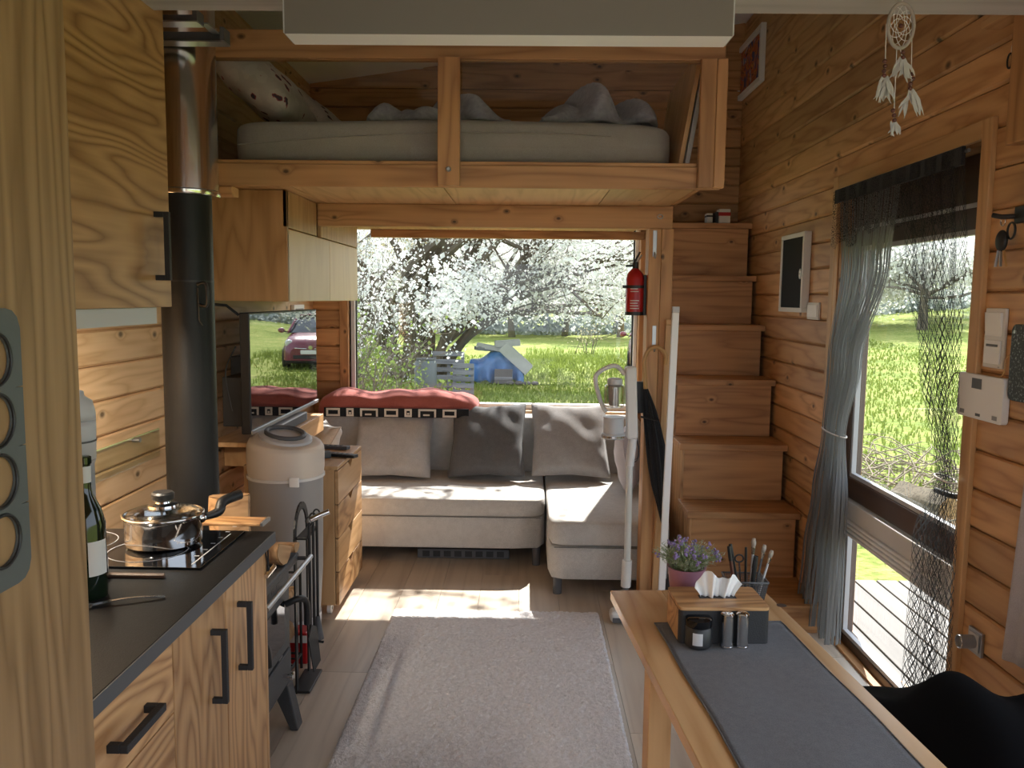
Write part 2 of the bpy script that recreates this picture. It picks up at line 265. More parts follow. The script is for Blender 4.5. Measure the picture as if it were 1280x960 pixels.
# ------------------------------------------------------------------ mesh helpers
WL = {}
def V3(p): return Vector(p)
class MB:
    def __init__(s): s.v = []; s.f = []; s.sm = False; s.uv = None
    def box(s, x0, x1, y0, y1, z0, z1):
        b = len(s.v); s.v += [Vector(p) for p in ((x0,y0,z0),(x1,y0,z0),(x1,y1,z0),(x0,y1,z0),(x0,y0,z1),(x1,y0,z1),(x1,y1,z1),(x0,y1,z1))]
        s.f += [tuple(b+i for i in q) for q in ((0,3,2,1),(4,5,6,7),(0,1,5,4),(1,2,6,5),(2,3,7,6),(3,0,4,7))]; return s
    def bar(s, a, b, w, h, up=(0,0,1)):
        a, b = V3(a), V3(b); d = (b-a).normalized(); u = V3(up)
        if abs(d.dot(u)) > .99: u = Vector((0,1,0))
        r = d.cross(u).normalized(); u = r.cross(d); k = len(s.v)
        for p in (a, b):
            for i, j in ((-1,-1),(1,-1),(1,1),(-1,1)): s.v.append(p+r*(i*w/2)+u*(j*h/2))
        s.f += [tuple(k+i for i in q) for q in ((0,1,2,3),(7,6,5,4),(0,4,5,1),(1,5,6,2),(2,6,7,3),(3,7,4,0))]; return s
    def tube(s, pts, r, n=8, caps=True):
        pts = [V3(p) for p in pts]; rs = r if isinstance(r, (list, tuple)) else [r]*len(pts)
        t0 = (pts[1]-pts[0]).normalized(); nr = t0.orthogonal().normalized(); base = len(s.v)
        for i, p in enumerate(pts):
            t = (pts[min(i+1, len(pts)-1)]-pts[max(i-1, 0)]).normalized()
            nr = (nr-t*nr.dot(t)).normalized() if (nr-t*nr.dot(t)).length > 1e-6 else t.orthogonal().normalized()
            bn = t.cross(nr)
            for k in range(n):
                a = 2*PI*k/n; s.v.append(p+(nr*math.cos(a)+bn*math.sin(a))*rs[i])
        for i in range(len(pts)-1):
            for k in range(n):
                a, b = base+i*n+k, base+i*n+(k+1) % n; s.f.append((a, b, b+n, a+n))
        if caps: s.f += [tuple(base+k for k in range(n))[::-1], tuple(base+(len(pts)-1)*n+k for k in range(n))]
        return s
    def lathe(s, prof, c=(0,0,0), n=24, axis='Z', a0=0, cap=True):
        c = V3(c); base = len(s.v)
        for r, h in prof:
            for k in range(n):
                a = 2*PI*k/n+a0; x, y = r*math.cos(a), r*math.sin(a)
                s.v.append(c+Vector({'Z': (x,y,h), 'X': (h,x,y), 'Y': (y,h,x)}[axis]))
        for i in range(len(prof)-1):
            for k in range(n):
                a, b = base+i*n+k, base+i*n+(k+1) % n; s.f.append((a, b, b+n, a+n))
        if cap:
            if prof[0][0] > 1e-5: s.f.append(tuple(base+k for k in range(n))[::-1])
            if prof[-1][0] > 1e-5: s.f.append(tuple(base+(len(prof)-1)*n+k for k in range(n)))
        return s
    def prism(s, poly, a, b, axis='Y'):
        """2D polygon (p,q) swept along an axis from a to b: Y -> (x,z), X -> (y,z), Z -> (x,y)"""
        k = len(s.v); n = len(poly)
        f = {'Y': lambda p, q, t: (p,t,q), 'X': lambda p, q, t: (t,p,q), 'Z': lambda p, q, t: (p,q,t)}[axis]
        for t in (a, b): s.v += [Vector(f(p, q, t)) for p, q in poly]
        s.f += [tuple(k+i for i in range(n)), tuple(k+n+i for i in range(n))[::-1]]
        s.f += [(k+i, k+n+i, k+n+(i+1) % n, k+(i+1) % n) for i in range(n)]; return s
    def grid(s, fn, nu, nv, closed=False):
        k = len(s.v); s.v += [V3(fn(i/nu, j/nv)) for j in range(nv+1) for i in range(nu+1)]; w = nu+1
        s.f += [(k+j*w+i, k+j*w+i+1, k+(j+1)*w+i+1, k+(j+1)*w+i) for j in range(nv) for i in range(nu)]; return s
    def quad(s, a, b, c, d):
        k = len(s.v); s.v += [V3(a), V3(b), V3(c), V3(d)]; s.f.append((k, k+1, k+2, k+3)); return s
    def sphere(s, c, rx, ry=None, rz=None, nu=16, nv=10, p=1.0):
        ry = ry or rx; rz = rz or rx
        def q(x): return math.copysign(abs(x)**p, x)
        def fn(u, v):
            a, b = 2*PI*u, PI*(v-.5); return (c[0]+rx*q(math.cos(a))*q(math.cos(b)), c[1]+ry*q(math.sin(a))*q(math.cos(b)), c[2]+rz*q(math.sin(b)))
        return s.grid(fn, nu, nv)
    def build(s, name, mat, parent=None, smooth=False, bevel=0, solid=0, subd=0, seg=2, uv=None, keep=False):
        n = len(s.v); c = Vector((0,0,0))
        if not keep:
            lo = Vector([min(p[i] for p in s.v) for i in range(3)]); hi = Vector([max(p[i] for p in s.v) for i in range(3)]); c = (lo+hi)/2
            if parent is None: c.z = lo.z
        me = bpy.data.meshes.new(name); me.from_pydata([tuple(p-c) for p in s.v], [], s.f); me.validate()
        if uv:
            l = me.uv_layers.new(name='UVMap')
            for lp in me.loops: l.data[lp.index].uv = uv[lp.vertex_index]
        o = bpy.data.objects.new(name, me); COL.objects.link(o)
        if mat: me.materials.append(MATS[mat])
        if parent is not None:
            o.parent = parent; o.location = c-WL.get(parent.name, Vector((0,0,0)))
        else: o.location = c
        WL[o.name] = c
        if smooth:
            for p in me.polygons: p.use_smooth = True
            if smooth != 'all':
                try: me.set_sharp_from_angle(angle=math.radians(38))
                except Exception: pass
        if solid: md = o.modifiers.new('solid', 'SOLIDIFY'); md.thickness = solid; md.offset = 0
        if bevel: md = o.modifiers.new('bevel', 'BEVEL'); md.width = bevel; md.segments = seg; md.limit_method = 'ANGLE'
        if subd: md = o.modifiers.new('subd', 'SUBSURF'); md.levels = md.render_levels = subd
        return o
def tag(o, label=None, cat=None, group=None, kind=None):
    for k, v in (('label', label), ('category', cat), ('group', group), ('kind', kind)):
        if v: o[k] = v
    return o
def root(name, label, cat, loc=(0,0,0), group=None, kind=None):
    o = bpy.data.objects.new(name, None); COL.objects.link(o); o.location = loc; o.empty_display_size = .05
    WL[o.name] = Vector(loc); return tag(o, label, cat, group, kind)
def bx(name, mat, parent, x0, x1, y0, y1, z0, z1, bevel=.003, **k):
    return MB().box(min(x0,x1), max(x0,x1), min(y0,y1), max(y0,y1), min(z0,z1), max(z0,z1)).build(name, mat, parent, bevel=bevel, **k)
def part_of(o, parent):            # hang an already placed world-space object under a parent
    w = WL[o.name]; o.parent = parent; o.location = w-WL.get(parent.name, Vector((0,0,0))); return o
def copy_tree(o, parent=None):
    c = o.copy(); COL.objects.link(c); c.parent = parent
    for ch in [x for x in bpy.data.objects if x.parent == o]: copy_tree(ch, c)
    return c
def rr(w, h, r, n=5):
    """rounded rectangle outline centred on 0"""
    P = []
    for cx, cy, a in ((w/2-r, h/2-r, 0), (-w/2+r, h/2-r, PI/2), (-w/2+r, -h/2+r, PI), (w/2-r, -h/2+r, 3*PI/2)):
        P += [(cx+r*math.cos(a+PI/2*i/n), cy+r*math.sin(a+PI/2*i/n)) for i in range(n+1)]
    return P
def bez(pts, n=16):
    P = [V3(p) for p in pts]; out = []
    for i in range(len(P)-1):
        p0, p1, p2, p3 = P[max(i-1, 0)], P[i], P[i+1], P[min(i+2, len(P)-1)]
        for k in range(n):
            t = k/n; out.append(.5*((2*p1)+(p2-p0)*t+(2*p0-5*p1+4*p2-p3)*t*t+(3*p1-p0-3*p2+p3)*t**3))
    return out+[P[-1]]
# ================================================================== STRUCTURE
def cut(a0, a1, holes):
    """interval minus holes"""
    out = [(a0, a1)]
    for h0, h1 in holes:
        nx = []
        for p, q in out:
            if h1 <= p or h0 >= q: nx.append((p, q)); continue
            if h0 > p: nx.append((p, h0))
            if h1 < q: nx.append((h1, q))
        out = nx
    return [(p, q) for p, q in out if q-p > .012]
SP = .1165
def plank_bar(axis, fixed, sgn, a0, a1, z0, z1, t=.018):
    """one tongued board: chamfered section; fixed = wall face, sgn = direction into the room"""
    ch = .009; g = .0014
    pr = [(0, z0+g), (t-ch, z0+g), (t, z0+g+ch), (t, z1-g-ch*.55), (t-ch*.8, z1-g), (0, z1-g)]
    pr = [(fixed+sgn*p, q) for p, q in pr]
    mb = MB()
    mb.prism(pr, a0, a1, 'Y' if axis == 'Y' else 'X'); return mb
def planked(wall, axis, fixed, sgn, a0, a1, z0, ztop, holes, mat):
    k = 0; z = z0
    while z < (ztop(a0) if axis == 'Y' else max(ztop(a0), ztop(a1)))-.01:
        z1 = z+SP
        blk = [(h[0], h[1]) for h in holes if h[2] < z1-.03 and h[3] > z+.03]
        rnd = random.Random(k*7+int(fixed*100))
        for p, q in cut(a0, a1, blk):
            if axis == 'Y': plank_bar(axis, fixed, sgn, p, q, z, min(z1, ztop(fixed))).build('plank', mat, wall)
            else:
                # under the sloping roof the last boards are cut to its line
                if ztop(p) >= z1: plank_bar('X', fixed, sgn, p, q, z, z1).build('plank', mat, wall)
                elif ztop(q) > z+.01:
                    xs = max(p, XL+(z-2.80)/.1408+.06)
                    mb = MB(); zt = lambda x: max(z+.004, min(z1, ztop(x)))
                    xm = min(q, max(xs, XL+(z1-2.80)/.1408)); poly = [(xs, z), (q, z), (q, zt(q)), (xm, zt(xm)), (xs, zt(xs))]
                    mb.prism(poly, fixed, fixed+sgn*.018, 'Y'); mb.build('plank', mat, wall)
        z = z1; k += 1
TW = .15
def wall_boxes(axis, f0, f1, a0, a1, z0, z1, holes):
    mb = MB()
    def b(p, q, r, s):
        if q-p > .002 and s-r > .002:
            if axis == 'Y': mb.box(min(f0, f1), max(f0, f1), p, q, r, s)
            else: mb.box(p, q, min(f0, f1), max(f0, f1), r, s)
    hs = sorted(holes); prev = a0
    for h in hs:
        b(prev, h[0], z0, z1); b(h[0], h[1], z0, h[2]); b(h[0], h[1], h[3], z1); prev = h[1]
    b(prev, a1, z0, z1); return mb
PT = .018
# wall faces: boards stand PT proud of the wall body
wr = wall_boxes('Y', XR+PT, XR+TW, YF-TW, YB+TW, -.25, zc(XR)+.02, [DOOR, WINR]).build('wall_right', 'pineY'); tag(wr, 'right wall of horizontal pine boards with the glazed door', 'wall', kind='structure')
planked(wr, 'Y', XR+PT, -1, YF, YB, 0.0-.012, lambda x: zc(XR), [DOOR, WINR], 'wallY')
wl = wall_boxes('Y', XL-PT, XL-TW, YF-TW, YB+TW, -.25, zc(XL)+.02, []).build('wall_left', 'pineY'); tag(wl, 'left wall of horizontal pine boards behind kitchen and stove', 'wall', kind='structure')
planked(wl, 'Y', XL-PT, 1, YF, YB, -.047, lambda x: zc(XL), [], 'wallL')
wbk = wall_boxes('X', YB+PT, YB+TW, XL-TW, XR+TW, -.25, 3.22, [WINB]).build('wall_back', 'pineX'); tag(wbk, 'end wall of pine boards around the picture window', 'wall', kind='structure')
planked(wbk, 'X', YB+PT, -1, XL, XR, -.02, zc, [WINB], 'wallX')
WINF = (-1.2, 1.2, .05, 2.05)  # unseen opening behind the viewer, added to bring daylight onto floor and rug
wf = wall_boxes('X', YF, YF-TW, XL-TW, XR+TW, -.25, 3.22, [WINF]).build('wall_front', 'pineX'); tag(wf, 'end wall behind the viewer with an added window', 'wall', kind='structure')

def ceiling():
    mb = MB(); x0, x1 = XL-TW, XR+TW
    mb.prism([(x0, zc(x0)), (x1, zc(x1)), (x1, zc(x1)+.18), (x0, zc(x0)+.18)], YF-TW, YB+TW, 'Y')
    tag(mb.build('ceiling', 'ceil'), 'white sloping ceiling above the sleeping loft', 'ceiling', kind='structure')
ceiling()
def floor():
    fl = MB().box(XL-TW, XR+TW, YF-TW, YB+TW, -.25, -.012).build('floor', 'floorw'); tag(fl, 'light oak floor boards', 'floor', kind='structure')
    w = .195; x = XL; k = 0
    rows = {}
    while x < XR-.001:
        x1 = min(x+w, XR); y = YF-(k*.53 % 1.38)
        while y < YB:
            y0, y1 = max(y, YF), min(y+1.38, YB)
            if y1-y0 > .02:
                g = .0008; key = (round(x1-x, 4), round(y1-y0, 4))
                if key in rows:
                    o = bpy.data.objects.new('floor_board', rows[key]); COL.objects.link(o); o.parent = fl
                    c = Vector(((x+x1)/2, (y0+y1)/2, -.006)); o.location = c-WL[fl.name]
                else:
                    o = bx('floor_board', 'floorw', fl, x+g, x1-g, y0+g, y1-g, -.012, 0, bevel=0); rows[key] = o.data
            y += 1.38
        x = x1; k += 1
floor()

# ---- back window
def back_window():
    x0, x1, z0, z1 = WINB
    w = root('window_1', 'wide picture window with white frame looking onto the meadow', 'window', ((x0+x1)/2, YB+.06, z0), kind='structure')
    y0, y1 = YB+.045, YB+.115
    for nm, a in (('window_frame', (x0, x0+.028, y0, y1, z0, z1)), ('window_frame', (x1-.022, x1, y0, y1, z0, z1)), ('window_frame', (x0+.028, x1-.022, y0, y1, z1-.018, z1)), ('window_frame', (x0+.028, x1-.022, y0, y1, z0, z0+.04))):
        bx(nm, 'white', w, *a)
    bx('gasket', 'black', w, x0+.028, x0+.036, y0+.02, y0+.04, z0+.04, z1-.018, 0)
    bx('gasket', 'black', w, x1-.032, x1-.022, y0+.02, y0+.04, z0+.04, z1-.018, 0)
    MB().quad((x0+.03, YB+.09, z0+.04), (x1-.024, YB+.09, z0+.04), (x1-.024, YB+.09, z1-.018), (x0+.03, YB+.09, z1-.018)).build('pane', 'pane', w)
    bx('window_sill', 'paleX', w, x0, x1, YB-.02, YB+.045, z0-.02, z0+.004)
    for x, s in ((x0, -1), (x1, 1)):
        bx('jamb_board', 'pineZ', w, x, x+s*.012, YB-.005, YB+.05, z0, z1, .001)
back_window()
bx('trim_1', 'pineZ', None, WINB[1]+.002, WINB[1]+.05, YB-.022, YB-.002, .74, 1.85); tag(bpy.data.objects['trim_1'], 'slim pine casing strip right of the picture window', 'trim', kind='structure')
bx('trim_2', 'pineZ', None, WINB[0]-.06, WINB[0]-.004, YB-.020, YB-.002, .3, 1.85); tag(bpy.data.objects['trim_2'], 'pine casing strip left of the picture window', 'trim', kind='structure')

# ---- windows beside and behind the viewer
def side_window(nm, lab, axis, h, f):
    a0, a1, z0, z1 = h
    w = root(nm, lab, 'window', ((f+.06) if axis == 'Y' else (a0+a1)/2, (a0+a1)/2 if axis == 'Y' else f-.06, z0), kind='structure')
    t = .05; s = 1 if axis == 'Y' else -1
    for p, q, r, u in ((a0, a0+t, z0, z1), (a1-t, a1, z0, z1), (a0+t, a1-t, z0, z0+t), (a0+t, a1-t, z1-t, z1)):
        if axis == 'Y': bx('window_frame', 'white', w, f+.03, f+.09, p, q, r, u)
        else: bx('window_frame', 'white', w, p, q, f-.09, f-.03, r, u)
side_window('window_2', 'white framed window in the right wall beside the viewer', 'Y', WINR, XR)
side_window('window_3', 'unseen white framed window added behind the viewer to bring in daylight', 'X', WINF, YF)

# ---- door in the right wall
def door():
    y0, y1, z0, z1 = DOOR
    # casing
    c = root('trim_3', 'pine casing round the glazed door', 'trim', (XR, (y0+y1)/2, 0), kind='structure')
    for s, a in (('Z', (y0-.055, y0, 0, z1+.055)), ('Z', (y1, y1+.055, 0, z1+.055)), ('Y', (y0, y1, z1, z1+.055))):
        bx('casing_board', 'pale'+s, c, XR-.016, XR+.002, a[0], a[1], a[2], a[3])
    for s, a in (('Z', (y0-.004, y0+.010, 0, z1)), ('Z', (y1-.010, y1+.004, 0, z1)), ('Y', (y0+.01, y1-.01, z1-.012, z1+.004))):
        bx('reveal_board', 'pine'+s, c, XR+.002, XR+.10, a[0], a[1], a[2], a[3], 0)
    d = root('door_1', 'dark brown door with two glass panes and a folded white blind', 'door', (XR+.075, (y0+y1)/2, 0), kind='structure')
    X0, X1 = XR+.055, XR+.11; a, b = y0+.012, y1-.012; st = .085
    bx('stile', 'darkw', d, X0, X1, a, a+st, .0, z1-.015); bx('stile', 'darkw', d, X0, X1, b-st, b, .0, z1-.015)
    bx('rail', 'darkwY', d, X0, X1, a+st, b-st, 1.70, z1-.015); bx('rail', 'darkwY', d, X0, X1, a+st, b-st, .635, .725); bx('rail', 'darkwY', d, X0, X1, a+st, b-st, 0, .035)
    for q0, q1 in ((.725, 1.70), (.035, .635)):
        p = MB().quad((X0+.03, a+st, q0), (X0+.03, b-st, q0), (X0+.03, b-st, q1), (X0+.03, a+st, q1)).build('pane', 'pane', d)
        for e in ((a+st, a+st+.018, q0, q1), (b-st-.018, b-st, q0, q1), (a+st+.018, b-st-.018, q0, q0+.018), (a+st+.018, b-st-.018, q1-.018, q1)):
            bx('glazing_bead', 'lgrey', p, X0+.005, X0+.026, e[0], e[1], e[2], e[3], .002)
    hd = bx('door_handle', 'black', d, X0-.012, X0, a+.03, a+.06, .78, .92, .004)
    MB().tube([(X0-.012, a+.045, .87), (X0-.05, a+.045, .87), (X0-.055, a+.06, .87), (X0-.055, a+.15, .865)], .009, 10).build('lever', 'black', hd, smooth=True)
    # pleated blind on the lower pane
    bl = bx('blind_rail', 'offwhite', d, X0-.025, X0-.002, a+.05, b-.03, .56, .635, .004)
    for i in range(4):
        z = .555-i*.018
        MB().prism([(X0-.03, z), (X0-.004, z+.005), (X0-.004, z-.013), (X0-.03, z-.010)], a+.05, b-.035, 'Y').build('blind_pleat', 'white', bl, bevel=.003)
    # shutter box above the glass and its pale slot
    bx('shutter_slot', 'lgrey', d, X0-.012, X0-.002, a+.05, b-.05, 1.765, 1.778, 0)
    MB().tube(bez([(X0-.03, b-.025, .60), (X0-.03, b-.022, .35), (X0-.03, b-.02, .17)]), .0022, 6).build('blind_cord', 'white', d)
    MB().lathe([(.004, 0), (.006, .01), (.006, .03), (.003, .035)], (X0-.03, b-.02, .14), 8).build('cord_knob', 'white', d)
    MB().tube(bez([(X0-.03, b-.02, .14), (X0-.035, b+.0, .08), (X0-.03, b-.02, .03), (X0-.035, b-.035, .08), (X0-.03, b-.022, .14)]), .0018, 6).build('cord_loop', 'white', d)
    MB().tube(bez([(X0-.03, b-.075, 1.2), (X0-.03, b-.073, 1.1), (X0-.03, b-.072, 1.0)]), .002, 6).build('blind_cord', 'white', d)
    MB().tube(bez([(X0-.03, b-.072, 1.0), (X0-.035, b-.05, .95), (X0-.03, b-.07, .90), (X0-.035, b-.09, .95), (X0-.03, b-.072, 1.0)]), .002, 6).build('cord_loop', 'white', d)
door()

# ---- sleeping loft: deck, edge boards, beam and post
LF = 2.90; LX = .648
def loft():
    lo = root('loft_platform', 'pine sleeping platform over the sofa', 'loft', (0, 4.1, 1.846), kind='structure')
    xs = [XL+.002, -.93, -.33, .32, LX]
    for i in range(4):
        bx('deck_board', 'paleY', lo, xs[i]+(.0015 if i else 0), xs[i+1]-.0015, LF, YB-.004, 1.895, 1.918, .001)
    # board cut back behind the stairwell
    bx('edge_strip', 'pineX', lo, XL+.004, LX+.004, LF-.022, LF, 1.843, 1.918)
    bx('edge_board', 'pineX', lo, XL+.004, LX-.075, LF-.012, LF+.012, 1.9185, 1.932)
    bx('side_board', 'pineY', lo, LX, LX+.02, LF, YB-.004, 1.893, 1.96)
    bx('joist', 'pineX', lo, XL+.004, -1.02, LF-.01, LF+.06, 1.81, 1.8425)
loft()
a = onY(400, 256, 3.9); b = onY(836, 286, 3.9)
tag(bx('trim_4', 'pineX', None, -.972, .665, 3.865, 3.935, 1.792, 1.894), 'pine cross beam under the loft on the post', 'beam', kind='structure')
tag(bx('trim_5', 'pineX', None, -1.0, .74, YB-.045, YB-.004, 1.845, 1.894), 'pine header above the picture window', 'trim', kind='structure')
def post():
    p = root('trim_6', 'square pine post carrying the loft beam beside the sofa', 'post', (.62, 3.9, 0), kind='structure')
    bx('post_board', 'pineZ', p, .556, .612, 3.845, 3.955, 0, 1.792); bx('post_board', 'pineZ', p, .613, .668, 3.845, 3.955, 0, 1.792)
post()
# grey-washed tie beam and the camera-side timber
tag(bx('trim_7', 'washX', None, XL, XR, 1.95, 2.06, 2.148, 2.33), 'grey-washed tie beam across the room', 'beam', kind='structure')
p0 = onX(1258, 190, XR-.02); p1 = onX(1278, 100, XR-.02)
tag(bx('trim_8', 'pineZ', None, XR-.045, XR-.001, 2.20, 2.325, 1.895, 2.60), 'upright pine board on the right wall above the switches', 'trim', kind='structure')
tag(bx('trim_9', 'paleY', None, XR-.06, XR-.001, 2.10, 2.46, 2.24, 2.262), 'small pine ledge under the tie beam', 'trim', kind='structure')
# ================================================================== LOFT THINGS
def soft(mb_fn, nu, nv, name, mat, parent=None, **k): return MB().grid(mb_fn, nu, nv).build(name, mat, parent, smooth='all', **k)
def cushion(name, mat, w, h, t, label, cat, loc, rot, group=None, piping=True, seed=0, sag=.0):
    """pillow: two bulged square faces pinched at the corners, lying in its own XZ plane (thickness along Y)"""
    rnd = random.Random(seed); ph = [rnd.uniform(0, 6) for _ in range(6)]
    def pt(u, v, s):
        x, z = 2*u-1, 2*v-1
        e = max(0, (1-abs(x)**2.6))*max(0, (1-abs(z)**2.6)); b = e**.42
        pin = 1-.07*(1-abs(z))*abs(x)**3; pin2 = 1-.07*(1-abs(x))*abs(z)**3
        wr = .010*math.sin(7*x+ph[0]+3*z)*math.sin(5*z+ph[1])*b+.006*math.sin(13*x*z+ph[2])*b
        return (x*w/2*pin+sag*z*.0, s*(t/2*b+wr*.8)+.004*s, z*h/2*pin2-sag*(1-x*x)*max(0, z))
    N = 22; mb = MB(); mb.grid(lambda u, v: pt(u, v, -1), N, N); k = len(mb.v); mb.grid(lambda u, v: pt(1-u, v, 1), N, N)
    # side seam strip
    ring = [i for i in range(N+1)]+[(j+1)*(N+1)-1 for j in range(1, N+1)]+[N*(N+1)+N-i for i in range(1, N+1)]+[(N-j)*(N+1) for j in range(1, N)]
    def other(i): r, c = divmod(i, N+1); return k+r*(N+1)+(N-c)
    for i in range(len(ring)):
        a, b = ring[i], ring[(i+1) % len(ring)]; mb.f.append((b, a, other(a), other(b)))
    r = root(name, label, cat, (0, 0, 0), group)
    mb.build('cover', mat, r, smooth='all')
    if piping:
        e = [V3(pt(*q, -1))+Vector((0, .004, 0)) for q in [(i/N, 0) for i in range(N)]+[(1, i/N) for i in range(N)]+[(1-i/N, 1) for i in range(N)]+[(0, 1-i/N) for i in range(N)]]
        MB().tube(e+[e[0]], .0045, 6, False).build('piping', mat, r, smooth='all')
    r.location = loc; r.rotation_euler = rot; return r

def loft_things():
    z0 = 1.919
    # mattress
    x0, x1, y0, y1 = -1.08, .525, 2.965, 4.95; H = .185
    m = root('mattress', 'thick light grey mattress in a fitted sheet on the loft', 'mattress', ((x0+x1)/2, (y0+y1)/2, z0))
    c = ((x0+x1)/2, (y0+y1)/2, z0+H/2)
    def fn(u, v):
        a, b = 2*PI*u, PI*(v-.5)
        q = lambda t, p: math.copysign(abs(t)**p, t)
        x = (x1-x0)/2*q(math.cos(a), .16)*q(math.cos(b), .22); y = (y1-y0)/2*q(math.sin(a), .16)*q(math.cos(b), .22); z = H/2*q(math.sin(b), .3)
        z += .006*math.sin(5*x+1)*(z > 0)
        return (c[0]+x, c[1]+y, c[2]+z)
    MB().grid(fn, 64, 20).build('body', 'sheet', m, smooth='all')
    pts = [(x0+.06+(x1-x0-.3)*t, y0-.0025, z0+.035+.10*math.sin(PI*min(1, .15+.5*t))*.9) for t in [i/20 for i in range(21)]]
    MB().tube(pts, .003, 5).build('sheet_seam', 'sheet', m)
    # duvet, crumpled
    def dv(cx, cy, w, d, hh, seed, name, lab):
        rnd = random.Random(seed); ph = [rnd.uniform(0, 6.28) for _ in range(8)]
        def f(u, v):
            x, y = 2*u-1, 2*v-1; e = max(0, 1-x**4)*max(0, 1-y**4)
            z = e**.5*hh*(.55+.25*math.sin(5.1*x+ph[0]+2*y)+.2*math.sin(9*x+4*y+ph[1])+.15*math.sin(6*y+ph[2]))
            return (cx+x*w/2+.03*math.sin(6*y+ph[3]), cy+y*d/2+.03*math.sin(7*x+ph[4]), z0+H+.016+max(z, 0))
        o = MB().grid(f, 48, 30).build(name, 'duvet', None, smooth='all', solid=.02); tag(o, lab, 'duvet')
    dv(-.36, 3.62, .52, .95, .17, 4, 'duvet', 'crumpled grey duvet heap left of the loft railing post')
    dv(.25, 3.62, .40, .95, .17, 5, 'duvet', 'crumpled grey and white duvet heap at the right of the mattress')
    # pillows leaning on the left wall
    cushion('pillow', 'flowered', .60, .42, .16, 'large flowered pillow leaning at the left end of the mattress', 'pillow', (-1.03, 3.28, z0+H+.165), (math.radians(-48), 0, math.radians(92)), piping=False, seed=3)
    cushion('pillow', 'flowered', .60, .42, .15, 'flowered pillow lying behind the large one on the mattress', 'pillow', (-.98, 3.95, z0+H+.16), (math.radians(-52), 0, math.radians(88)), piping=False, seed=5)
    # two boards leaning at the foot end
    for i, (dx, mt, lab) in enumerate(((0, 'lgrey', 'grey panel leaning at the right end of the mattress'), (-.022, 'paleZ', 'pale thin board leaning against the grey panel in the loft'))):
        o = MB().box(-.008, .008, 0, .6, 0, .40).build('leaning_board', mt, None, bevel=.002)
        o.location = (.548+dx, 3.25, z0+.004); o.rotation_euler = (0, math.radians(9), 0); tag(o, lab, 'board')
    # railing
    r = root('loft_railing', 'pine railing with clear panels along the loft edge', 'railing', (0, LF, 1.874))
    bx('top_rail', 'pineX', r, XL+.004, .655, LF-.02, LF+.03, 2.268, 2.36)
    xa = onY(548, 150, LF-.02).x; xb = onY(575.5, 150, LF-.02).x
    p = bx('post', 'pineZ', r, xa, xb, LF-.047, LF-.0225, 1.846, 2.268)
    MB().lathe([(.010, 0), (.010, -.006), (.006, -.010)], ((xa+xb)/2, LF-.047, 1.90), 6, 'Y').build('bolt', 'zinc', p)
    xa = onY(873, 150, LF-.02).x
    bx('post', 'pineZ', r, xa, xa+.052, LF-.047, LF-.0225, 1.846, 2.268); bx('post', 'pineZ', r, xa+.053, .66, LF-.046, LF-.0225, 1.846, 2.268)
    bx('top_slat', 'paleX', r, -.75, .58, LF-.004, LF+.012, 2.2665, 2.2678, 0)
    for xa, xb in ((XL+.01, onY(561, 150, LF).x), (onY(561, 150, LF).x+.004, onY(873, 150, LF).x)):
        MB().box(xa, xb, LF+.0005, LF+.0035, 1.9330, 2.2665).build('clear_panel', 'acrylic', r)
loft_things()

# small boxes on the top stair
def top_boxes():
    for (px, w, h, m, lab, dy) in ((888, .034, .062, 'paper', 'small pale box at the left of the top stair', 0), (897, .022, .07, 'black', 'narrow black box between the pale boxes on the top stair', 0), (905.5, .068, .085, 'paper', 'pale box with a red band on the top stair', -.02)):
        p = onY(px, 256, 5.06); x = p.x; zb = STEPS[-1][1]+.001
        r = root('small_box', lab, 'box', (x, 5.08+dy, zb)); bx('carton', m, r, x-w/2, x+w/2, 5.06+dy, 5.13+dy, zb, zb+h, .002)
        if 'red' in lab: bx('band', 'red', r, x-w/2-.0006, x+w/2+.0006, 5.0592+dy, 5.1308+dy, zb+.045, zb+.066, 0)
        if 'left' in lab: bx('band', 'black', r, x-w/2-.0006, x+w/2+.0006, 5.0592+dy, 5.1308+dy, zb+.04, zb+.05, 0)

# ================================================================== STAIRCASE
STEPS = [(3.575, .13), (3.934, .455), (4.173, .744), (4.422, 1.05), (4.657, 1.332), (4.877, 1.612), (5.013, 1.925)]
SX0, SX1 = .80, XR-.004
def stairs():
    r = root('staircase', 'steep pine box staircase climbing the right wall to the loft', 'staircase', (1.06, 4.4, 0))
    yb = [s[0] for s in STEPS]+[YB-.004]
    for i, (y, z) in enumerate(STEPS):
        t = .032
        bx('tread', 'pineX', r, SX0-.012, SX1, y-.016, yb[i+1]+(.02 if i < len(STEPS)-1 else 0), z-t, z, .003)
        zl = STEPS[i-1][1] if i else 0
        bx('riser', 'pineX', r, SX0+.012, SX1-.018, y+.002, y+.02, zl+.001, z-t-.001, .001)
    # left side: one panel per step, lit from the window
    for i, (y, z) in enumerate(STEPS):
        zl = 0
        bx('side_panel', 'plyZ', r, SX0, SX0+.0115, y+.001, yb[i+1]-.001, zl, z-.033, .001)
stairs(); top_boxes()

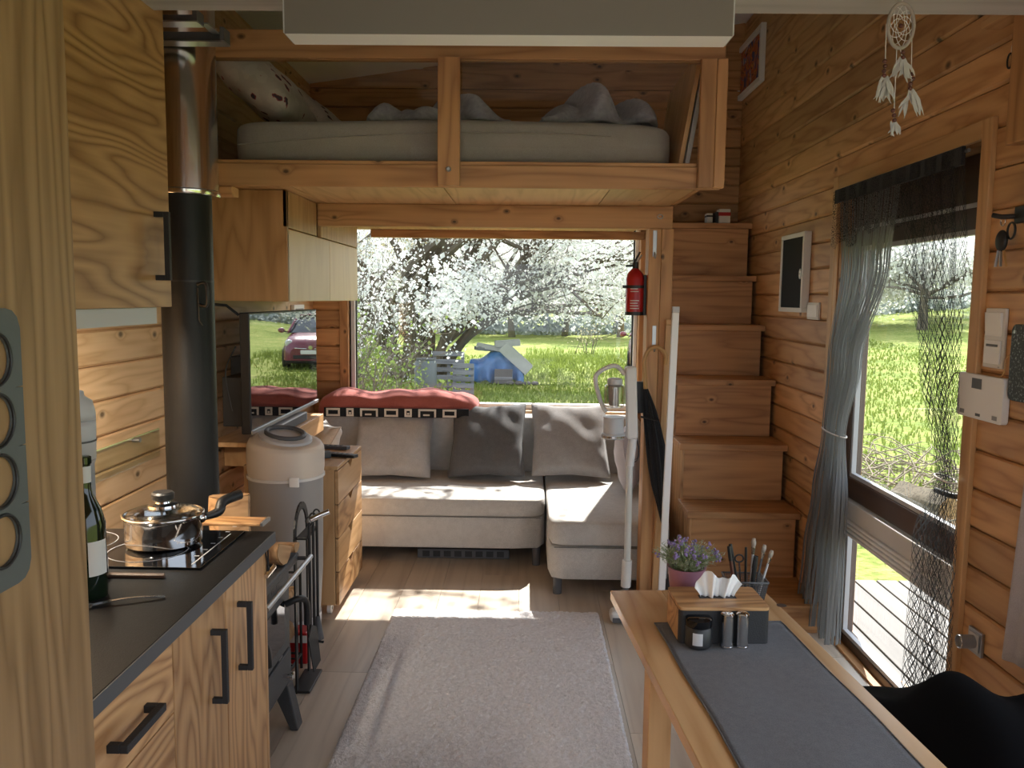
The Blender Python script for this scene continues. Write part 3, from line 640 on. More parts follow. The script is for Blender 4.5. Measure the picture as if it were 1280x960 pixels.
# ================================================================== HANGING CABINET under the loft
def hanging_cabinet():
    X = -.972; y0, y1 = 3.385, 4.78; zb = onY(360, 377, y0).z; zt = 1.70; zl = onX(361, 266, X).z
    r = root('hanging_cabinet', 'pale plywood wall cabinet hanging under the loft above the television', 'cabinet', (-1.2, 4.1, zb))
    bx('side_panel', 'oakP', r, XL+.002, X-.001, y0, y0+.018, zb, 1.893)
    bx('back_box', 'oakP', r, XL+.002, X-.03, y0+.019, y1, zb, 1.78)
    ym = onX(412.5, 330, X).y
    for a, b in ((y0+.004, ym-.0015), (ym+.0015, y1)):
        bx('door', 'birch', r, X-.020, X-.001, a, b, zb, 1.74)
    bx('filler_panel', 'oakP', r, X-.02, X-.001, y0, 3.86, 1.744, 1.893); bx('filler_panel', 'oakP', r, X-.02, X-.001, 3.94, y1, 1.744, 1.893)
    bx('top_board', 'plyY', r, XL+.002, X-.021, y0+.019, y1, 1.80, 1.893)
    bx('handle_gap', 'black', r, X-.028, X-.021, y0+.019, y0+.03, zb+.01, 1.72, 0)
hanging_cabinet()
def led():
    a = onY(450, 288, 4.35); b = onY(635, 291, 4.35)
    r = root('strip_light', 'slim white strip light under the loft boards', 'lamp', ((a.x+b.x)/2, 4.35, 1.835))
    bx('housing', 'white', r, a.x, b.x, 4.33, 4.37, 1.876, 1.8945); bx('diffuser', 'offwhite', r, a.x+.01, b.x-.01, 4.335, 4.365, 1.870, 1.8755)
led()
# ================================================================== SOFA
def rbox(mb, x0, x1, y0, y1, z0, z1, p=.18, nu=40, nv=16, wob=0):
    cx, cy, cz = (x0+x1)/2, (y0+y1)/2, (z0+z1)/2
    q = lambda t, e: math.copysign(abs(t)**e, t)
    def fn(u, v):
        a, b = 2*PI*u+PI/4, PI*(v-.5); ca, sa = math.cos(a), math.sin(a)
        m = max(abs(ca), abs(sa)); e = .12
        x = q(ca, e); y = q(sa, e)
        x = max(-1, min(1, ca/m)); y = max(-1, min(1, sa/m)); k = q(math.cos(b), p)
        # round the plan corners a little
        n = (abs(x)**14+abs(y)**14)**(1/14); x /= n; y /= n
        z = q(math.sin(b), p*1.2)
        w = wob*math.sin(9*x+4*y)*math.sin(6*y)*(z > 0)
        return (cx+x*k*(x1-x0)/2, cy+y*k*(y1-y0)/2, cz+z*(z1-z0)/2+w)
    return mb.grid(fn, nu, nv)
def sofa():
    r = root('corner_sofa', 'light grey woven corner sofa with a chaise under the picture window', 'sofa', (0, 4.7, 0))
    zs = .385
    xl, xm, xr = -1.32, .120, .73; yf, yc = 4.40, 3.975; yb = 5.06
    # bases
    rbox(MB(), xl, xm-.004, yf, yb+.2, .105, .285, .06, 48, 14).build('base', 'sofa', r, smooth='all')
    rbox(MB(), xm+.004, xr, yc, yb+.2, .085, .255, .06, 48, 14).build('base', 'sofa', r, smooth='all')
    rbox(MB(), xl, xm-.004, yf-.008, yb+.1, .282, zs, .13, 60, 16, .002).build('seat_cushion', 'sofa', r, smooth='all')
    rbox(MB(), xm+.004, xr, yc-.01, yb+.1, .252, zs, .17, 60, 16, .003).build('seat_cushion', 'sofa', r, smooth='all')
    for a, b in ((xl, -.35), (-.345, xm-.002), (xm+.002, xr)):
        rbox(MB(), a, b, yb+.10, YB-.03, .30, .725, .12, 48, 16).build('back_cushion', 'sofa', r, smooth='all')
    # seams
    MB().box(xl+.02, xm-.02, yf-.0105, yf-.006, .283, .285).build('seam', 'cushdark', r); MB().box(xm+.03, xr-.03, yc-.0115, yc-.006, .253, .255).build('seam', 'cushdark', r)
    for x, y, h in ((.07, 4.47, .11), (.142+.03, 4.03, .10), (.73, 4.03, .10), (-1.2, 4.47, .11)):
        MB().lathe([(.022, 0), (.024, h)], (x, y, 0), 16).build('leg', 'dgrey', r, smooth=True)
sofa()
def place_cushion(name, mat, px, py, Y, w, h, t, lab, tilt, yaw=0, roll=0, seed=1, cat='cushion', piping=True, g='cushions on the corner sofa'):
    p = onY(px, py, Y); return cushion(name, mat, w, h, t, lab, cat, p, (math.radians(-tilt), math.radians(roll), math.radians(yaw)), g, piping, seed, .012)
place_cushion('cushion', 'cushlight', 492, 553, 5.00, .47, .50, .13, 'light grey square cushion at the left of the sofa below the red throw', 46, 3, 1, 1)
place_cushion('cushion', 'cushdark', 610, 549, 5.00, .45, .52, .13, 'charcoal square cushion in the middle of the sofa', 42, -3, -2, 2)
place_cushion('cushion', 'cushmid', 712, 549, 5.00, .46, .52, .13, 'mid grey square cushion leaning on the chaise back', 42, 2, 1, 4)
place_cushion('cushion', 'lilac', 785, 572, 4.70, .34, .34, .13, 'pale lilac cushion standing at the right end of the chaise', 8, 78, 0, 6)
place_cushion('cushion', 'cushlight', 402, 556, 4.80, .30, .28, .12, 'pale cushion at the left end of the sofa behind the chest', 30, -60, 0, 7)
def throw():
    # rolled red throw along the window sill with a black and white band hanging in front
    r = root('throw_blanket', 'rolled red throw with a black and white patterned band on the sill', 'blanket', (-.75, 5.22, .73))
    xa = onY(402, 500, 5.2).x; xb = onY(598, 500, 5.2).x
    prof = [(5.40, .735), (5.10, .728), (5.075, .76), (5.075, .80), (5.10, .845), (5.16, .868), (5.26, .872), (5.36, .862), (5.42, .83)]
    def f(u, v):
        x = xa+(xb-xa)*u; k = v*(len(prof)-1); i = min(int(k), len(prof)-2); t = k-i
        y = prof[i][0]*(1-t)+prof[i+1][0]*t; z = prof[i][1]*(1-t)+prof[i+1][1]*t
        e = min(1, min(u, 1-u)*9)**.5
        y = 5.22+(y-5.22)*(.55+.45*e) ; z = .73+(z-.73)*(.45+.55*e)*(1+.07*math.sin(11*u+1)+.05*math.sin(23*u+v*5))
        return (x, y+.006*math.sin(31*u), z)
    MB().grid(f, 70, 24).build('roll', 'redthrow', r, smooth='all', solid=.012)
    # band: dark cloth with raised cream figures
    zt, zb = .785, .728; y = 5.055
    MB().grid(lambda u, v: (xa+.05+(xb-xa-.1)*u, y+.004*math.sin(9*u), zb+(zt-zb)*v), 30, 3).build('band', 'blackcloth', r, solid=.006)
    b = bpy.data.objects['band'] if 'band' in bpy.data.objects else None
    bands = [o for o in bpy.data.objects if o.parent == r and o.name.startswith('band')][0]
    x = xa+.065; k = 0
    def fig(x0, x1, z0, z1): bx('cream_figure', 'cream', bands, x0, x1, y-.0075, y-.0045, z0, z1, 0)
    while x < xb-.1:
        w = (.085, .045, .11)[k % 3]
        t = .012
        fig(x, x+t, zb+.004, zt-.003); fig(x+w-t, x+w, zb+.004, zt-.003); fig(x+t+.0002, x+w-t-.0002, zt-.003-t, zt-.003)
        if k % 3 == 1: fig(x+.016, x+w-.016, zb+.018, zb+.030)
        if k % 3 != 2: fig(x+t+.0002, x+w-t-.0002, zb+.004, zb+.004+t)
        else: fig(x+.03, x+.07, zb+.012, zb+.022)
        x += w+.04; k += 1
throw()

# ================================================================== RUG
def rug():
    x0, x1, y0, y1 = -.605, .355, 1.85, 3.745; nx, ny = 130, 260; rnd = random.Random(3)
    mb = MB()
    def f(u, v):
        e = min(u*nx, (1-u)*nx, v*ny, (1-v)*ny); z = .016+rnd.uniform(-.0035, .0035)+.0015*math.sin(40*u)*math.sin(90*v)
        if e < .5: z = .0015
        return (x0+(x1-x0)*u-.035*(1-v)*0+rnd.uniform(-.002, .002), y0+(y1-y0)*v+rnd.uniform(-.002, .002), z)
    mb.grid(f, nx, ny); tag(mb.build('rug', 'rugm', None, smooth='all'), 'light grey shaggy rug in the aisle before the sofa', 'rug')
rug()

# ================================================================== CHEST OF DRAWERS
def chest():
    X = -.842; y0, y1 = 3.665, 4.20; zt = .705; zb = .055; xl = -1.27
    r = root('chest_of_drawers', 'narrow pale wood chest with four notched drawers on castors', 'chest', ((X+xl)/2, (y0+y1)/2, 0))
    bx('side_panel', 'paleZ', r, xl, X-.018, y0, y0+.018, zb, zt-.018); bx('side_panel', 'paleZ', r, xl, X-.018, y1-.018, y1, zb, zt-.018)
    bx('top', 'paleY', r, xl, X-.001, y0-.002, y1+.002, zt-.018, zt); bx('bottom', 'paleY', r, xl, X-.018, y0+.018, y1-.018, zb, zb+.018)
    bx('back_panel', 'paleZ', r, xl, xl+.008, y0+.018, y1-.018, zb+.018, zt-.018, 0)
    n = 4; h = (zt-.02-zb)/n
    for i in range(n):
        z0 = zb+i*h+.002; z1 = z0+h-.004; ym = (y0+y1)/2
        # front with a triangular notch cut in the upper edge
        poly = [(y0+.003, z0), (y1-.003, z0), (y1-.003, z1), (ym+.05, z1), (ym+.0, z1-.035), (ym-.05, z1), (y0+.003, z1)]
        d = MB().prism(poly, X-.016, X, 'X').build('drawer', 'paleY' if i % 2 else 'plyY', r, bevel=.0015)
        bx('drawer_box', 'black', d, X-.10, X-.0165, y0+.03, y1-.03, z0+.01, z1-.001, 0)
    for cx in (xl+.05, X-.055):
        for cy in (y0+.05, y1-.05):
            c = MB().lathe([(.010, -.010), (.026, -.009), (.026, .009), (.010, .010)], (cx, cy, .026), 18, 'X').build('castor', 'offwhite', r, smooth=True)
            bx('fork', 'lgrey', c, cx-.014, cx+.014, cy-.012, cy+.012, .05, zb, 0)
            MB().lathe([(.008, -.0115), (.008, .0115)], (cx, cy, .026), 12, 'X').build('hub', 'dgrey', c)
    # things on it
    def item(name, m, px, py, w, d, h, rz, lab, cat, btn=None):
        p = onZ(px, py, zt); q = root(name, lab, cat, (p.x, p.y, zt))
        bx('case', m, q, p.x-w/2, p.x+w/2, p.y-d/2, p.y+d/2, zt+.0008, zt+h, .003)
        if btn:
            for k in range(4): bx('button', btn, q, p.x-w*.2, p.x+w*.2, p.y-d*.3+k*d*.16, p.y-d*.3+k*d*.16+d*.07, zt+h, zt+h+.002, 0)
        q.rotation_euler = (0, 0, math.radians(rz)); return q
    item('remote_control', 'dgrey', 416, 561, .045, .17, .018, 78, 'grey remote control at the back of the chest top', 'remote', 'black')
    item('remote_control', 'black', 427, 571, .042, .16, .016, 70, 'black remote control at the front edge of the chest top', 'remote', 'grey')
    item('spectacle_case', 'slate', 405, 572, .06, .05, .03, 20, 'small folded dark case beside the remotes on the chest', 'case')
chest()

# ================================================================== TELEVISION
def tv():
    X = -1.15; y0 = onX(312, 390, X).y; y1 = onX(396, 388, X).y; zt = onX(312, 391, X).z; zb = onX(316, 543, X).z
    r = root('television', 'flat television on the left wall mirroring the meadow and a red car', 'television', (X, (y0+y1)/2, zb))
    bx('case', 'black', r, X-.045, X-.004, y0, y1, zb, zt, .004)
    MB().quad((X-.0035, y0+.008, zb+.018), (X-.0035, y1-.008, zb+.018), (X-.0035, y1-.008, zt-.008), (X-.0035, y0+.008, zt-.008)).build('screen', 'screen', r)
    bx('lower_bezel', 'zinc', r, X-.004, X+.003, y0, y1, zb, zb+.016, .001)
    bx('wall_arm', 'black', r, XL+.001, X-.045, (y0+y1)/2-.14, (y0+y1)/2+.1, zb+.12, zb+.30)
    bx('mount_box', 'black', r, X-.13, X-.046, y0+.02, y0+.26, zb+.03, zb+.24)
    MB().tube([(X-.05, y0+.01, zt-.01), (X-.09, y0-.02, zt+.03), (X-.13, y0-.06, zt+.034)], .006, 8).build('aerial', 'black', r, smooth=True)
    MB().tube(bez([(X-.06, y0-.003, zt-.14), (X-.10, y0-.02, zt-.25), (X-.08, y0-.01, zb+.1)]), .003, 6).build('cable', 'black', r)
    s = root('soundbar', 'slim silver-grey sound bar under the television', 'speaker', (X+.02, y0+.6, zb-.055))
    bx('case', 'lgrey', s, X-.06, X+.02, y0+.16, y1-.30, zb-.056, zb-.012, .006); bx('grille', 'dgrey', s, X+.0205, X+.022, y0+.18, y1-.32, zb-.052, zb-.016, 0)
    k = root('wall_shelf', 'pine shelf board on the left wall carrying the sound bar', 'shelf', (-1.25, y0+.6, zb-.08))
    bx('board', 'paleY', k, XL+.002, X+.03, y0+.12, y1-.05, zb-.078, zb-.057); bx('lip', 'paleY', k, X+.031, X+.042, y0+.12, y1-.05, zb-.15, zb-.057)
    for y in (y0+.3, y1-.25): bx('bracket', 'paleZ', k, XL+.002, X-.04, y, y+.02, zb-.20, zb-.079)
    # two small white framed pictures between the television and the window
    for i, (z0, z1, lab) in enumerate(((1.29, 1.415, 'small white framed picture high beside the window on the left wall'), (1.07, 1.22, 'small white framed picture beside the television on the left wall'))):
        q = root('picture_frame', lab, 'picture', (XL, 4.98, z0))
        bx('frame', 'white', q, XL+.001, XL+.022, 4.86, 5.08, z0, z1); bx('print', 'grey', q, XL+.0222, XL+.024, 4.885, 5.055, z0+.022, z1-.022, 0)
tv()

# ================================================================== BIN
def bin_():
    cx, cy = -1.020, 3.47
    r = root('laundry_bin', 'tall round grey bin with a cream upper part and dark ring lid', 'bin', (cx, cy, 0))
    MB().lathe([(.125, .0), (.132, .02), (.150, .3), (.156, .71)], (cx, cy, 0), 40).build('body', 'binbody', r, smooth=True)
    MB().lathe([(.128, .03), (.139, .031), (.141, .10), (.130, .101)], (cx, cy, 0), 40).build('foot_band', 'lgrey', r, smooth=True)
    # cream hood with a slanted top
    def hood(u, v):
        a = 2*PI*u; s = math.cos(a-2.5)
        R = (.158, .161, .162, .160, .150, .128, .105); h = [.715, .74, .80, .835+.012*s, .855+.018*s, .864+.022*s, .866+.022*s]
        k = v*6; i = min(int(k), 5); t = k-i; rr_ = R[i]*(1-t)+R[i+1]*t; z = h[i]*(1-t)+h[i+1]*t
        return (cx+rr_*math.cos(a), cy+rr_*math.sin(a), z)
    MB().grid(hood, 44, 18).build('hood', 'cream', r, smooth='all')
    MB().lathe([(.1565, .702), (.1625, .703), (.1625, .714), (.1565, .715)], (cx, cy, 0), 40).build('seam_band', 'offwhite', r, smooth=True)
    s = lambda a: math.cos(a-2.5)*.022-.014
    def lid(u, v):
        a = 2*PI*u; R = (.112, .110, .095, .06, 0.0005)[int(round(v*4))]; z = (.872, .890, .895, .886, .886)[int(round(v*4))]
        return (cx+R*math.cos(a), cy+R*math.sin(a), z+s(a)*(R/.11))
    MB().grid(lid, 36, 4).build('lid', 'lgrey', r, smooth=True)
    ring = [(cx+.078*math.cos(2*PI*k/32), cy+.078*math.sin(2*PI*k/32), .897+s(2*PI*k/32)*.7) for k in range(33)]
    MB().tube(ring, .010, 8, False).build('lid_ring', 'dgrey', r, smooth='all')
    bx('latch', 'white', r, cx+.06, cx+.10, cy-.168, cy-.157, .69, .73, .003)
bin_()
# ================================================================== KITCHEN
KX = -.645                       # worktop front edge
def handle(parent, a, b, out, mat='blackm', t=.012):
    """square bar pull from a to b standing off by out (vector)"""
    a, b, out = V3(a), V3(b), V3(out); d = (b-a).normalized()
    mb = MB().bar(a+out-d*t/2, b+out+d*t/2, t, t); mb.bar(a, a+out-out.normalized()*t/2, t, t); mb.bar(b, b+out-out.normalized()*t/2, t, t)
    return mb.build('handle', mat, parent, bevel=.0012)
def kitchen():
    zt = .86; y0, y1 = 1.16, 2.092; fx = KX-.02
    w = root('worktop', 'black kitchen worktop with a dark grey edge', 'worktop', ((XL+KX)/2, (y0+y1)/2, zt-.03))
    bx('slab', 'worktop', w, XL+.002, KX-.003, y0, y1-.003, zt-.030, zt, .001)
    bx('front_edge', 'edge', w, KX-.0028, KX, y0, y1, zt-.030, zt-.0008, .0005); bx('end_edge', 'edge', w, XL+.002, KX-.003, y1-.0028, y1, zt-.030, zt-.0008, .0005)
    ys = [y0, onX(216, 820, fx).y, onX(282, 760, fx).y, 2.055]
    # drawer unit
    u = root('drawer_unit', 'oak kitchen base unit with a drawer next to the tall unit', 'cabinet', (-1.0, (ys[0]+ys[1])/2, 0))
    bx('carcass', 'plyZ', u, XL+.002, fx-.021, ys[0]+.001, ys[1]-.001, .08, zt-.0305, 0)
    zs = onX(215.6, 893, fx).z
    d = bx('drawer', 'plyY', u, fx-.019, fx, ys[0]+.002, ys[1]-.002, zs+.0015, zt-.034, .0015)
    ha = onX(196, 880, fx); hb = onX(122, 935, fx); hz = (onX(160, 908, fx).z)
    handle(d, (fx, onX(150, 905, fx).y-.04, hz), (fx, onX(165, 905, fx).y+.05, hz), (.028, 0, 0), t=.014)
    d2 = bx('drawer', 'plyY', u, fx-.019, fx, ys[0]+.002, ys[1]-.002, .10, zs-.0015, .0015)
    bx('plinth', 'plyY', u, XL+.05, fx-.05, ys[0]+.001, ys[1]-.001, 0, .079, 0)
    for i, (lab, hp) in enumerate((('oak kitchen base unit with a tall door between drawer and end unit', (270, 790, 878)), ('oak kitchen base unit at the stove end of the worktop', (303, 755, 836)))):
        a, b = ys[i+1], ys[i+2]
        u = root('base_unit', lab, 'cabinet', (-1.0, (a+b)/2, 0))
        bx('carcass', 'plyZ', u, XL+.002, fx-.021, a+.001, b-.001, .08, zt-.0305, 0)
        dr = bx('door', 'plyZ', u, fx-.019, fx, a+.002, b-.002, .09, zt-.034, .0015)
        p = onX(hp[0]-6, hp[1], fx); q = onX(hp[0]-6, hp[2], fx)
        handle(dr, (fx, p.y, p.z), (fx, p.y, q.z), (.028, 0, 0))
        bx('plinth', 'plyY', u, XL+.05, fx-.05, a+.001, b-.001, 0, .079, 0)
    e = tag(bx('end_panel', 'plyZ', None, XL+.002, fx, 2.056, 2.074, 0, zt-.0305), 'narrow oak end panel closing the base units towards the stove', 'panel')
    # induction hob
    a = onZ(250, 713, zt); b = onZ(305, 668.8, zt)
    h = root('induction_hob', 'black glass induction hob set in the worktop', 'hob', (-.93, 1.8, zt))
    hx1 = a.x; hx0 = hx1-.50; hy0, hy1 = a.y, b.y+.02
    bx('glass', 'hob', h, hx0, hx1, hy0, hy1, zt+.0005, zt+.006, .001)
    bx('trim_line', 'print', h, hx1-.028, hx1-.025, hy0+.02, hy1-.03, zt+.0061, zt+.0064, 0)
    for k in range(6): bx('touch_mark', 'print', h, hx1-.045, hx1-.034, hy0+.08+k*.05, hy0+.084+k*.05, zt+.0061, zt+.0064, 0)
    for cx, cy, R in ((hx0+.13, hy0+.12, .075), (hx0+.13, hy1-.12, .09), (hx1-.17, hy0+.12, .09)):
        MB().tube([(cx+R*math.cos(2*PI*k/36), cy+R*math.sin(2*PI*k/36), zt+.0062) for k in range(37)], .0009, 4, False).build('ring', 'grey', h)
    # cooking pot on the hob
    c = onZ(199, 686, zt+.006); cx, cy = c.x-.005, c.y+.04; R = .1; R = abs(onY(245, 650, cy).x-onY(152, 650, cy).x)/2; zb = zt+.0065; H = .072
    p = root('saucepan', 'stainless saucepan with a glass lid and black handle on the hob', 'saucepan', (cx, cy, zb))
    MB().lathe([(R*.86, 0), (R*.96, .008), (R*.97, .03), (R*.97, H-.006), (R*1.02, H), (R*.99, H+.001), (R*.93, H-.008), (R*.93, .01), (.001, .009)], (cx, cy, zb), 48).build('pot', 'chrome', p, smooth=True)
    l = MB().lathe([(R*.98, H+.002), (R*.80, H+.013), (R*.5, H+.020), (R*.2, H+.023)], (cx, cy, zb), 48, cap=False).build('lid', 'lidglass', p, smooth='all', solid=.002)
    MB().tube([(cx+R*1.0*math.cos(2*PI*k/48), cy+R*1.0*math.sin(2*PI*k/48), zb+H+.003) for k in range(49)], .0035, 8, False).build('rim', 'chrome', l, smooth='all')
    MB().lathe([(.036, H+.018), (.034, H+.026), (.018, H+.030), (.017, H+.034)], (cx, cy, zb), 24).build('knob_base', 'chrome', l, smooth=True)
    MB().lathe([(.015, H+.034), (.026, H+.040), (.027, H+.052), (.022, H+.057), (.004, H+.056)], (cx, cy, zb), 24).build('knob', 'black', l, smooth=True)
    g0 = V3((cx+R*.93, cy+.02, zb+H-.012)); 
    t1 = onY(300, 618, cy+.12)
    hp = bez([g0, g0+Vector((.03, .03, .008)), g0.lerp(t1, .55)+Vector((0, 0, .008)), t1])
    hd = MB().tube(hp, [.007+.006*min(1, i/20) for i in range(len(hp))], 10).build('handle', 'black', p, smooth='all')
    MB().sphere(g0, .012, nu=10, nv=8).build('handle_socket', 'chrome', hd, smooth='all')
    # fork, chopstick and wooden boards
    f = root('fork', 'steel fork lying on the worktop behind the tall unit', 'fork', (0, 0, 0))
    a = onZ(206, 748, zt); b = onZ(112, 760, zt); z = zt+.004
    ln = (b-a).length; dv = (b-a).normalized(); sd = Vector((-dv.y, dv.x, 0))
    pts = [a+dv*(ln*t)+Vector((0, 0, z-zt+.006*math.sin(PI*t))) for t in [i/10 for i in range(11)]]
    mb = MB()
    for i in range(10): 
        w0 = .006-.003*math.sin(PI*min(1, i/8)); mb.bar(pts[i], pts[i+1], w0*2, .002)
    f.location = (0, 0, 0); mb.build('fork_handle', 'steel', f)
    mb = MB()
    for k in range(4): mb.bar(pts[-1]+sd*((k-1.5)*.006), pts[-1]+dv*.05+sd*((k-1.5)*.006)+Vector((0, 0, .004)), .0022, .002)
    mb.bar(pts[-1]-dv*.004, pts[-1]+dv*.014, .024, .002); mb.build('tines', 'steel', f)
    a = onZ(206, 723, zt); b = onZ(118, 722, zt)
    s = root('chopstick', 'pair of brown chopsticks lying before the hob', 'chopsticks', (a.x, a.y, zt))
    for k in range(2):
        MB().bar((a.x-k*.004, a.y+k*.008, zt+.0045), (b.x, b.y+k*.008, zt+.0045), .007, .007).build('stick', 'cane' if False else 'darkwY', s, bevel=.001)
    a = onZ(330, 659, zt); b = onZ(240, 659, zt)
    s = root('serving_board', 'thin oak board with a metal end resting on the back of the hob', 'board', (a.x-.1, a.y, zt))
    bx('board', 'plyX', s, b.x-.10, a.x-.004, a.y-.02, a.y+.045, zt+.0065, zt+.016, .003); bx('metal_end', 'zinc', s, a.x-.0038, a.x+.004, a.y-.02, a.y+.045, zt+.0063, zt+.0165, .001)
    # bottle
    c = onZ(113, 752, zt); bx_, by_ = c.x-.02, c.y+.03
    b = root('wine_bottle', 'dark green bottle with a pale label beside the tall unit', 'bottle', (bx_, by_, zt))
    MB().lathe([(.02, .002), (.036, 0), (.0375, .01), (.0375, .15), (.03, .18), (.016, .21), (.0135, .225), (.0135, .27), (.016, .272), (.016, .285), (.013, .287)], (bx_, by_, zt+.0005), 28).build('glass', 'glassgreen', b, smooth=True)
    MB().grid(lambda u, v: (bx_+.0380*math.cos(-1.0+1.1*u), by_+.0380*math.sin(-1.0+1.1*u), zt+.05+.07*v), 10, 1).build('label_paper', 'paper', b, smooth='all')
    MB().lathe([(.0142, .235), (.0145, .268)], (bx_, by_, zt), 20, cap=False).build('foil', 'mint', b, smooth='all')
    # sparkling-water machine
    c = onZ(118, 690, zt); mx, my = onY(90, 600, 1.70).x, 1.70
    s = root('soda_machine', 'grey sparkling-water machine with a clear upper bottle bay', 'machine', (mx, my, zt))
    prof = [(.00, .0), (.058, 0), (.062, .01), (.062, .045), (.056, .055)]
    MB().lathe(prof, (mx, my, zt+.0008), 28).build('foot', 'dgrey', s, smooth=True)
    MB().lathe([(.0625, .018), (.0625, .042)], (mx, my, zt), 28, cap=False).build('foot_band', 'lgrey', s, smooth='all')
    MB().lathe([(.058, .055), (.050, .09), (.044, .14), (.044, .25), (.048, .262)], (mx, my, zt), 28).build('column', 'grey', s, smooth='all')
    MB().lathe([(.048, .263), (.050, .33), (.050, .345)], (mx, my, zt), 28).build('sleeve', 'lgrey', s, smooth='all')
    MB().lathe([(.050, .346), (.050, .36), (.045, .385), (.030, .395), (.029, .405), (.012, .412), (.001, .412)], (mx, my, zt), 28).build('cap', 'lgrey', s, smooth='all')
    MB().lathe([(.0505, .30), (.0505, .304)], (mx, my, zt), 28, cap=False).build('mark', 'dgrey', s)
    # scissors / clip hanging at the end of the worktop
    k = root('metal_clip', 'small metal clip hanging on the end base unit', 'clip', (fx, 2.02, .74)); q = onX(333, 690, fx+.004); q2 = onX(336, 716, fx+.004)
    MB().tube(bez([(fx+.004, q.y-.01, q.z+.04), (fx+.004, q.y+.012, q.z), (fx+.004, q2.y-.004, q2.z)]), .0022, 6).build('wire', 'black', k); MB().tube(bez([(fx+.004, q.y+.012, q.z+.04), (fx+.004, q.y-.006, q.z), (fx+.004, q2.y+.01, q2.z)]), .0022, 6).build('wire', 'black', k)
    MB().tube([(fx+.006, q2.y-.03, q2.z), (fx+.008, q2.y+.035, q2.z+.006)], .006, 8).build('bar', 'chrome', k)
    # glass splash panel on the wall
    zg = onX(160, 549, XL+.008).z
    g = root('splash_panel', 'clear glass splash panel on the board wall behind the hob', 'panel', (XL+.006, 2.2, zt+.001))
    MB().box(XL+.004, XL+.009, 1.3, 3.06, zt+.002, zg-.004).build('glass', 'splash', g); bx('top_edge', 'glassedge', g, XL+.004, XL+.009, 1.3, 3.06, zg-.004, zg, 0)
    MB().tube([(XL+.004, 2.86, zg-.01), (XL+.03, 2.86, zg-.01)], .009, 10).build('standoff', 'zinc', g)
kitchen()

def tall_unit():
    X = -.62; y1 = 1.135
    r = root('tall_unit', 'tall oak-veneered kitchen unit at the left edge', 'cabinet', (-1.0, .75, 0))
    bx('side_panel', 'oakZ', r, XL+.002, X-.02, y1-.018, y1, 0, 2.62); bx('carcass', 'oakZ', r, XL+.002, X-.021, .35, y1-.019, 0, 2.62, 0)
    bx('door', 'oakZ', r, X-.02, X, .352, y1, .08, 2.62, .002)
    # perforated dark strip with round openings
    a = onX(22, 395, X); b = onX(22, 728, X); ye = onX(28, 560, X).y; zt, zb = onX(10, 385, X).z, onX(8, 735, X).z
    s = root('spice_rack', 'dark grey rounded metal holder with round openings on the tall unit', 'rack', (X, ye-.05, zb))
    w = .105; h = zt-zb; cy, cz = ye-w/2, (zt+zb)/2
    out = rr(w, h, .026, 6); n = 4; cents = [cz+h*(.5-(i+.5)/n)*.86 for i in range(n)]; R = .030
    # plate as bands with circular cut-outs: quads between outline and holes
    mb = MB(); zs = [zb]+[ (cents[i]+cents[i+1])/2 for i in range(n-2, -1, -1)]+[zt]
    segs = 32
    for i in range(n):
        c = sorted(cents)[i]; lo, hi = zs[i], zs[i+1]
        for k in range(segs):
            def P(kk):
                a = 2*PI*kk/segs; dy, dz = math.cos(a), math.sin(a)
                sc = min((w/2)/abs(dy) if abs(dy) > 1e-6 else 9, ((hi-c) if dz > 0 else (c-lo))/abs(dz) if abs(dz) > 1e-6 else 9)
                y, z = cy+dy*sc, c+dz*sc
                # round the outer corners of the plate
                for sy in (-1, 1):
                    for ez, sz in ((zt, 1), (zb, -1)):
                        ky, kz = cy+sy*(w/2-.026), ez-sz*.026
                        if (y-ky)*sy > 0 and (z-kz)*sz > 0:
                            v = Vector((y-ky, z-kz)); 
                            if v.length > .026: v = v.normalized()*.026; y, z = ky+v.x, kz+v.y
                return (cy+R*dy, c+R*dz), (y, z)
            (i0, o0), (i1, o1) = P(k), P(k+1)
            for x, rev in ((X+.0045, False), (X+.0005, True)):
                q = [(x, *i0), (x, *o0), (x, *o1), (x, *i1)]; mb.quad(*(q[::-1] if rev else q))
            mb.quad((X+.0005, *i0), (X+.0045, *i0), (X+.0045, *i1), (X+.0005, *i1)); mb.quad((X+.0005, *o0), (X+.0005, *o1), (X+.0045, *o1), (X+.0045, *o0))
    mb.build('plate', 'slate', s)
    for c in cents:
        MB().tube([(X+.005, cy+(R+.0015)*math.cos(2*PI*k/36), c+(R+.0015)*math.sin(2*PI*k/36)) for k in range(37)], .0022, 6, False).build('rim', 'black', s, smooth='all')
tall_unit()

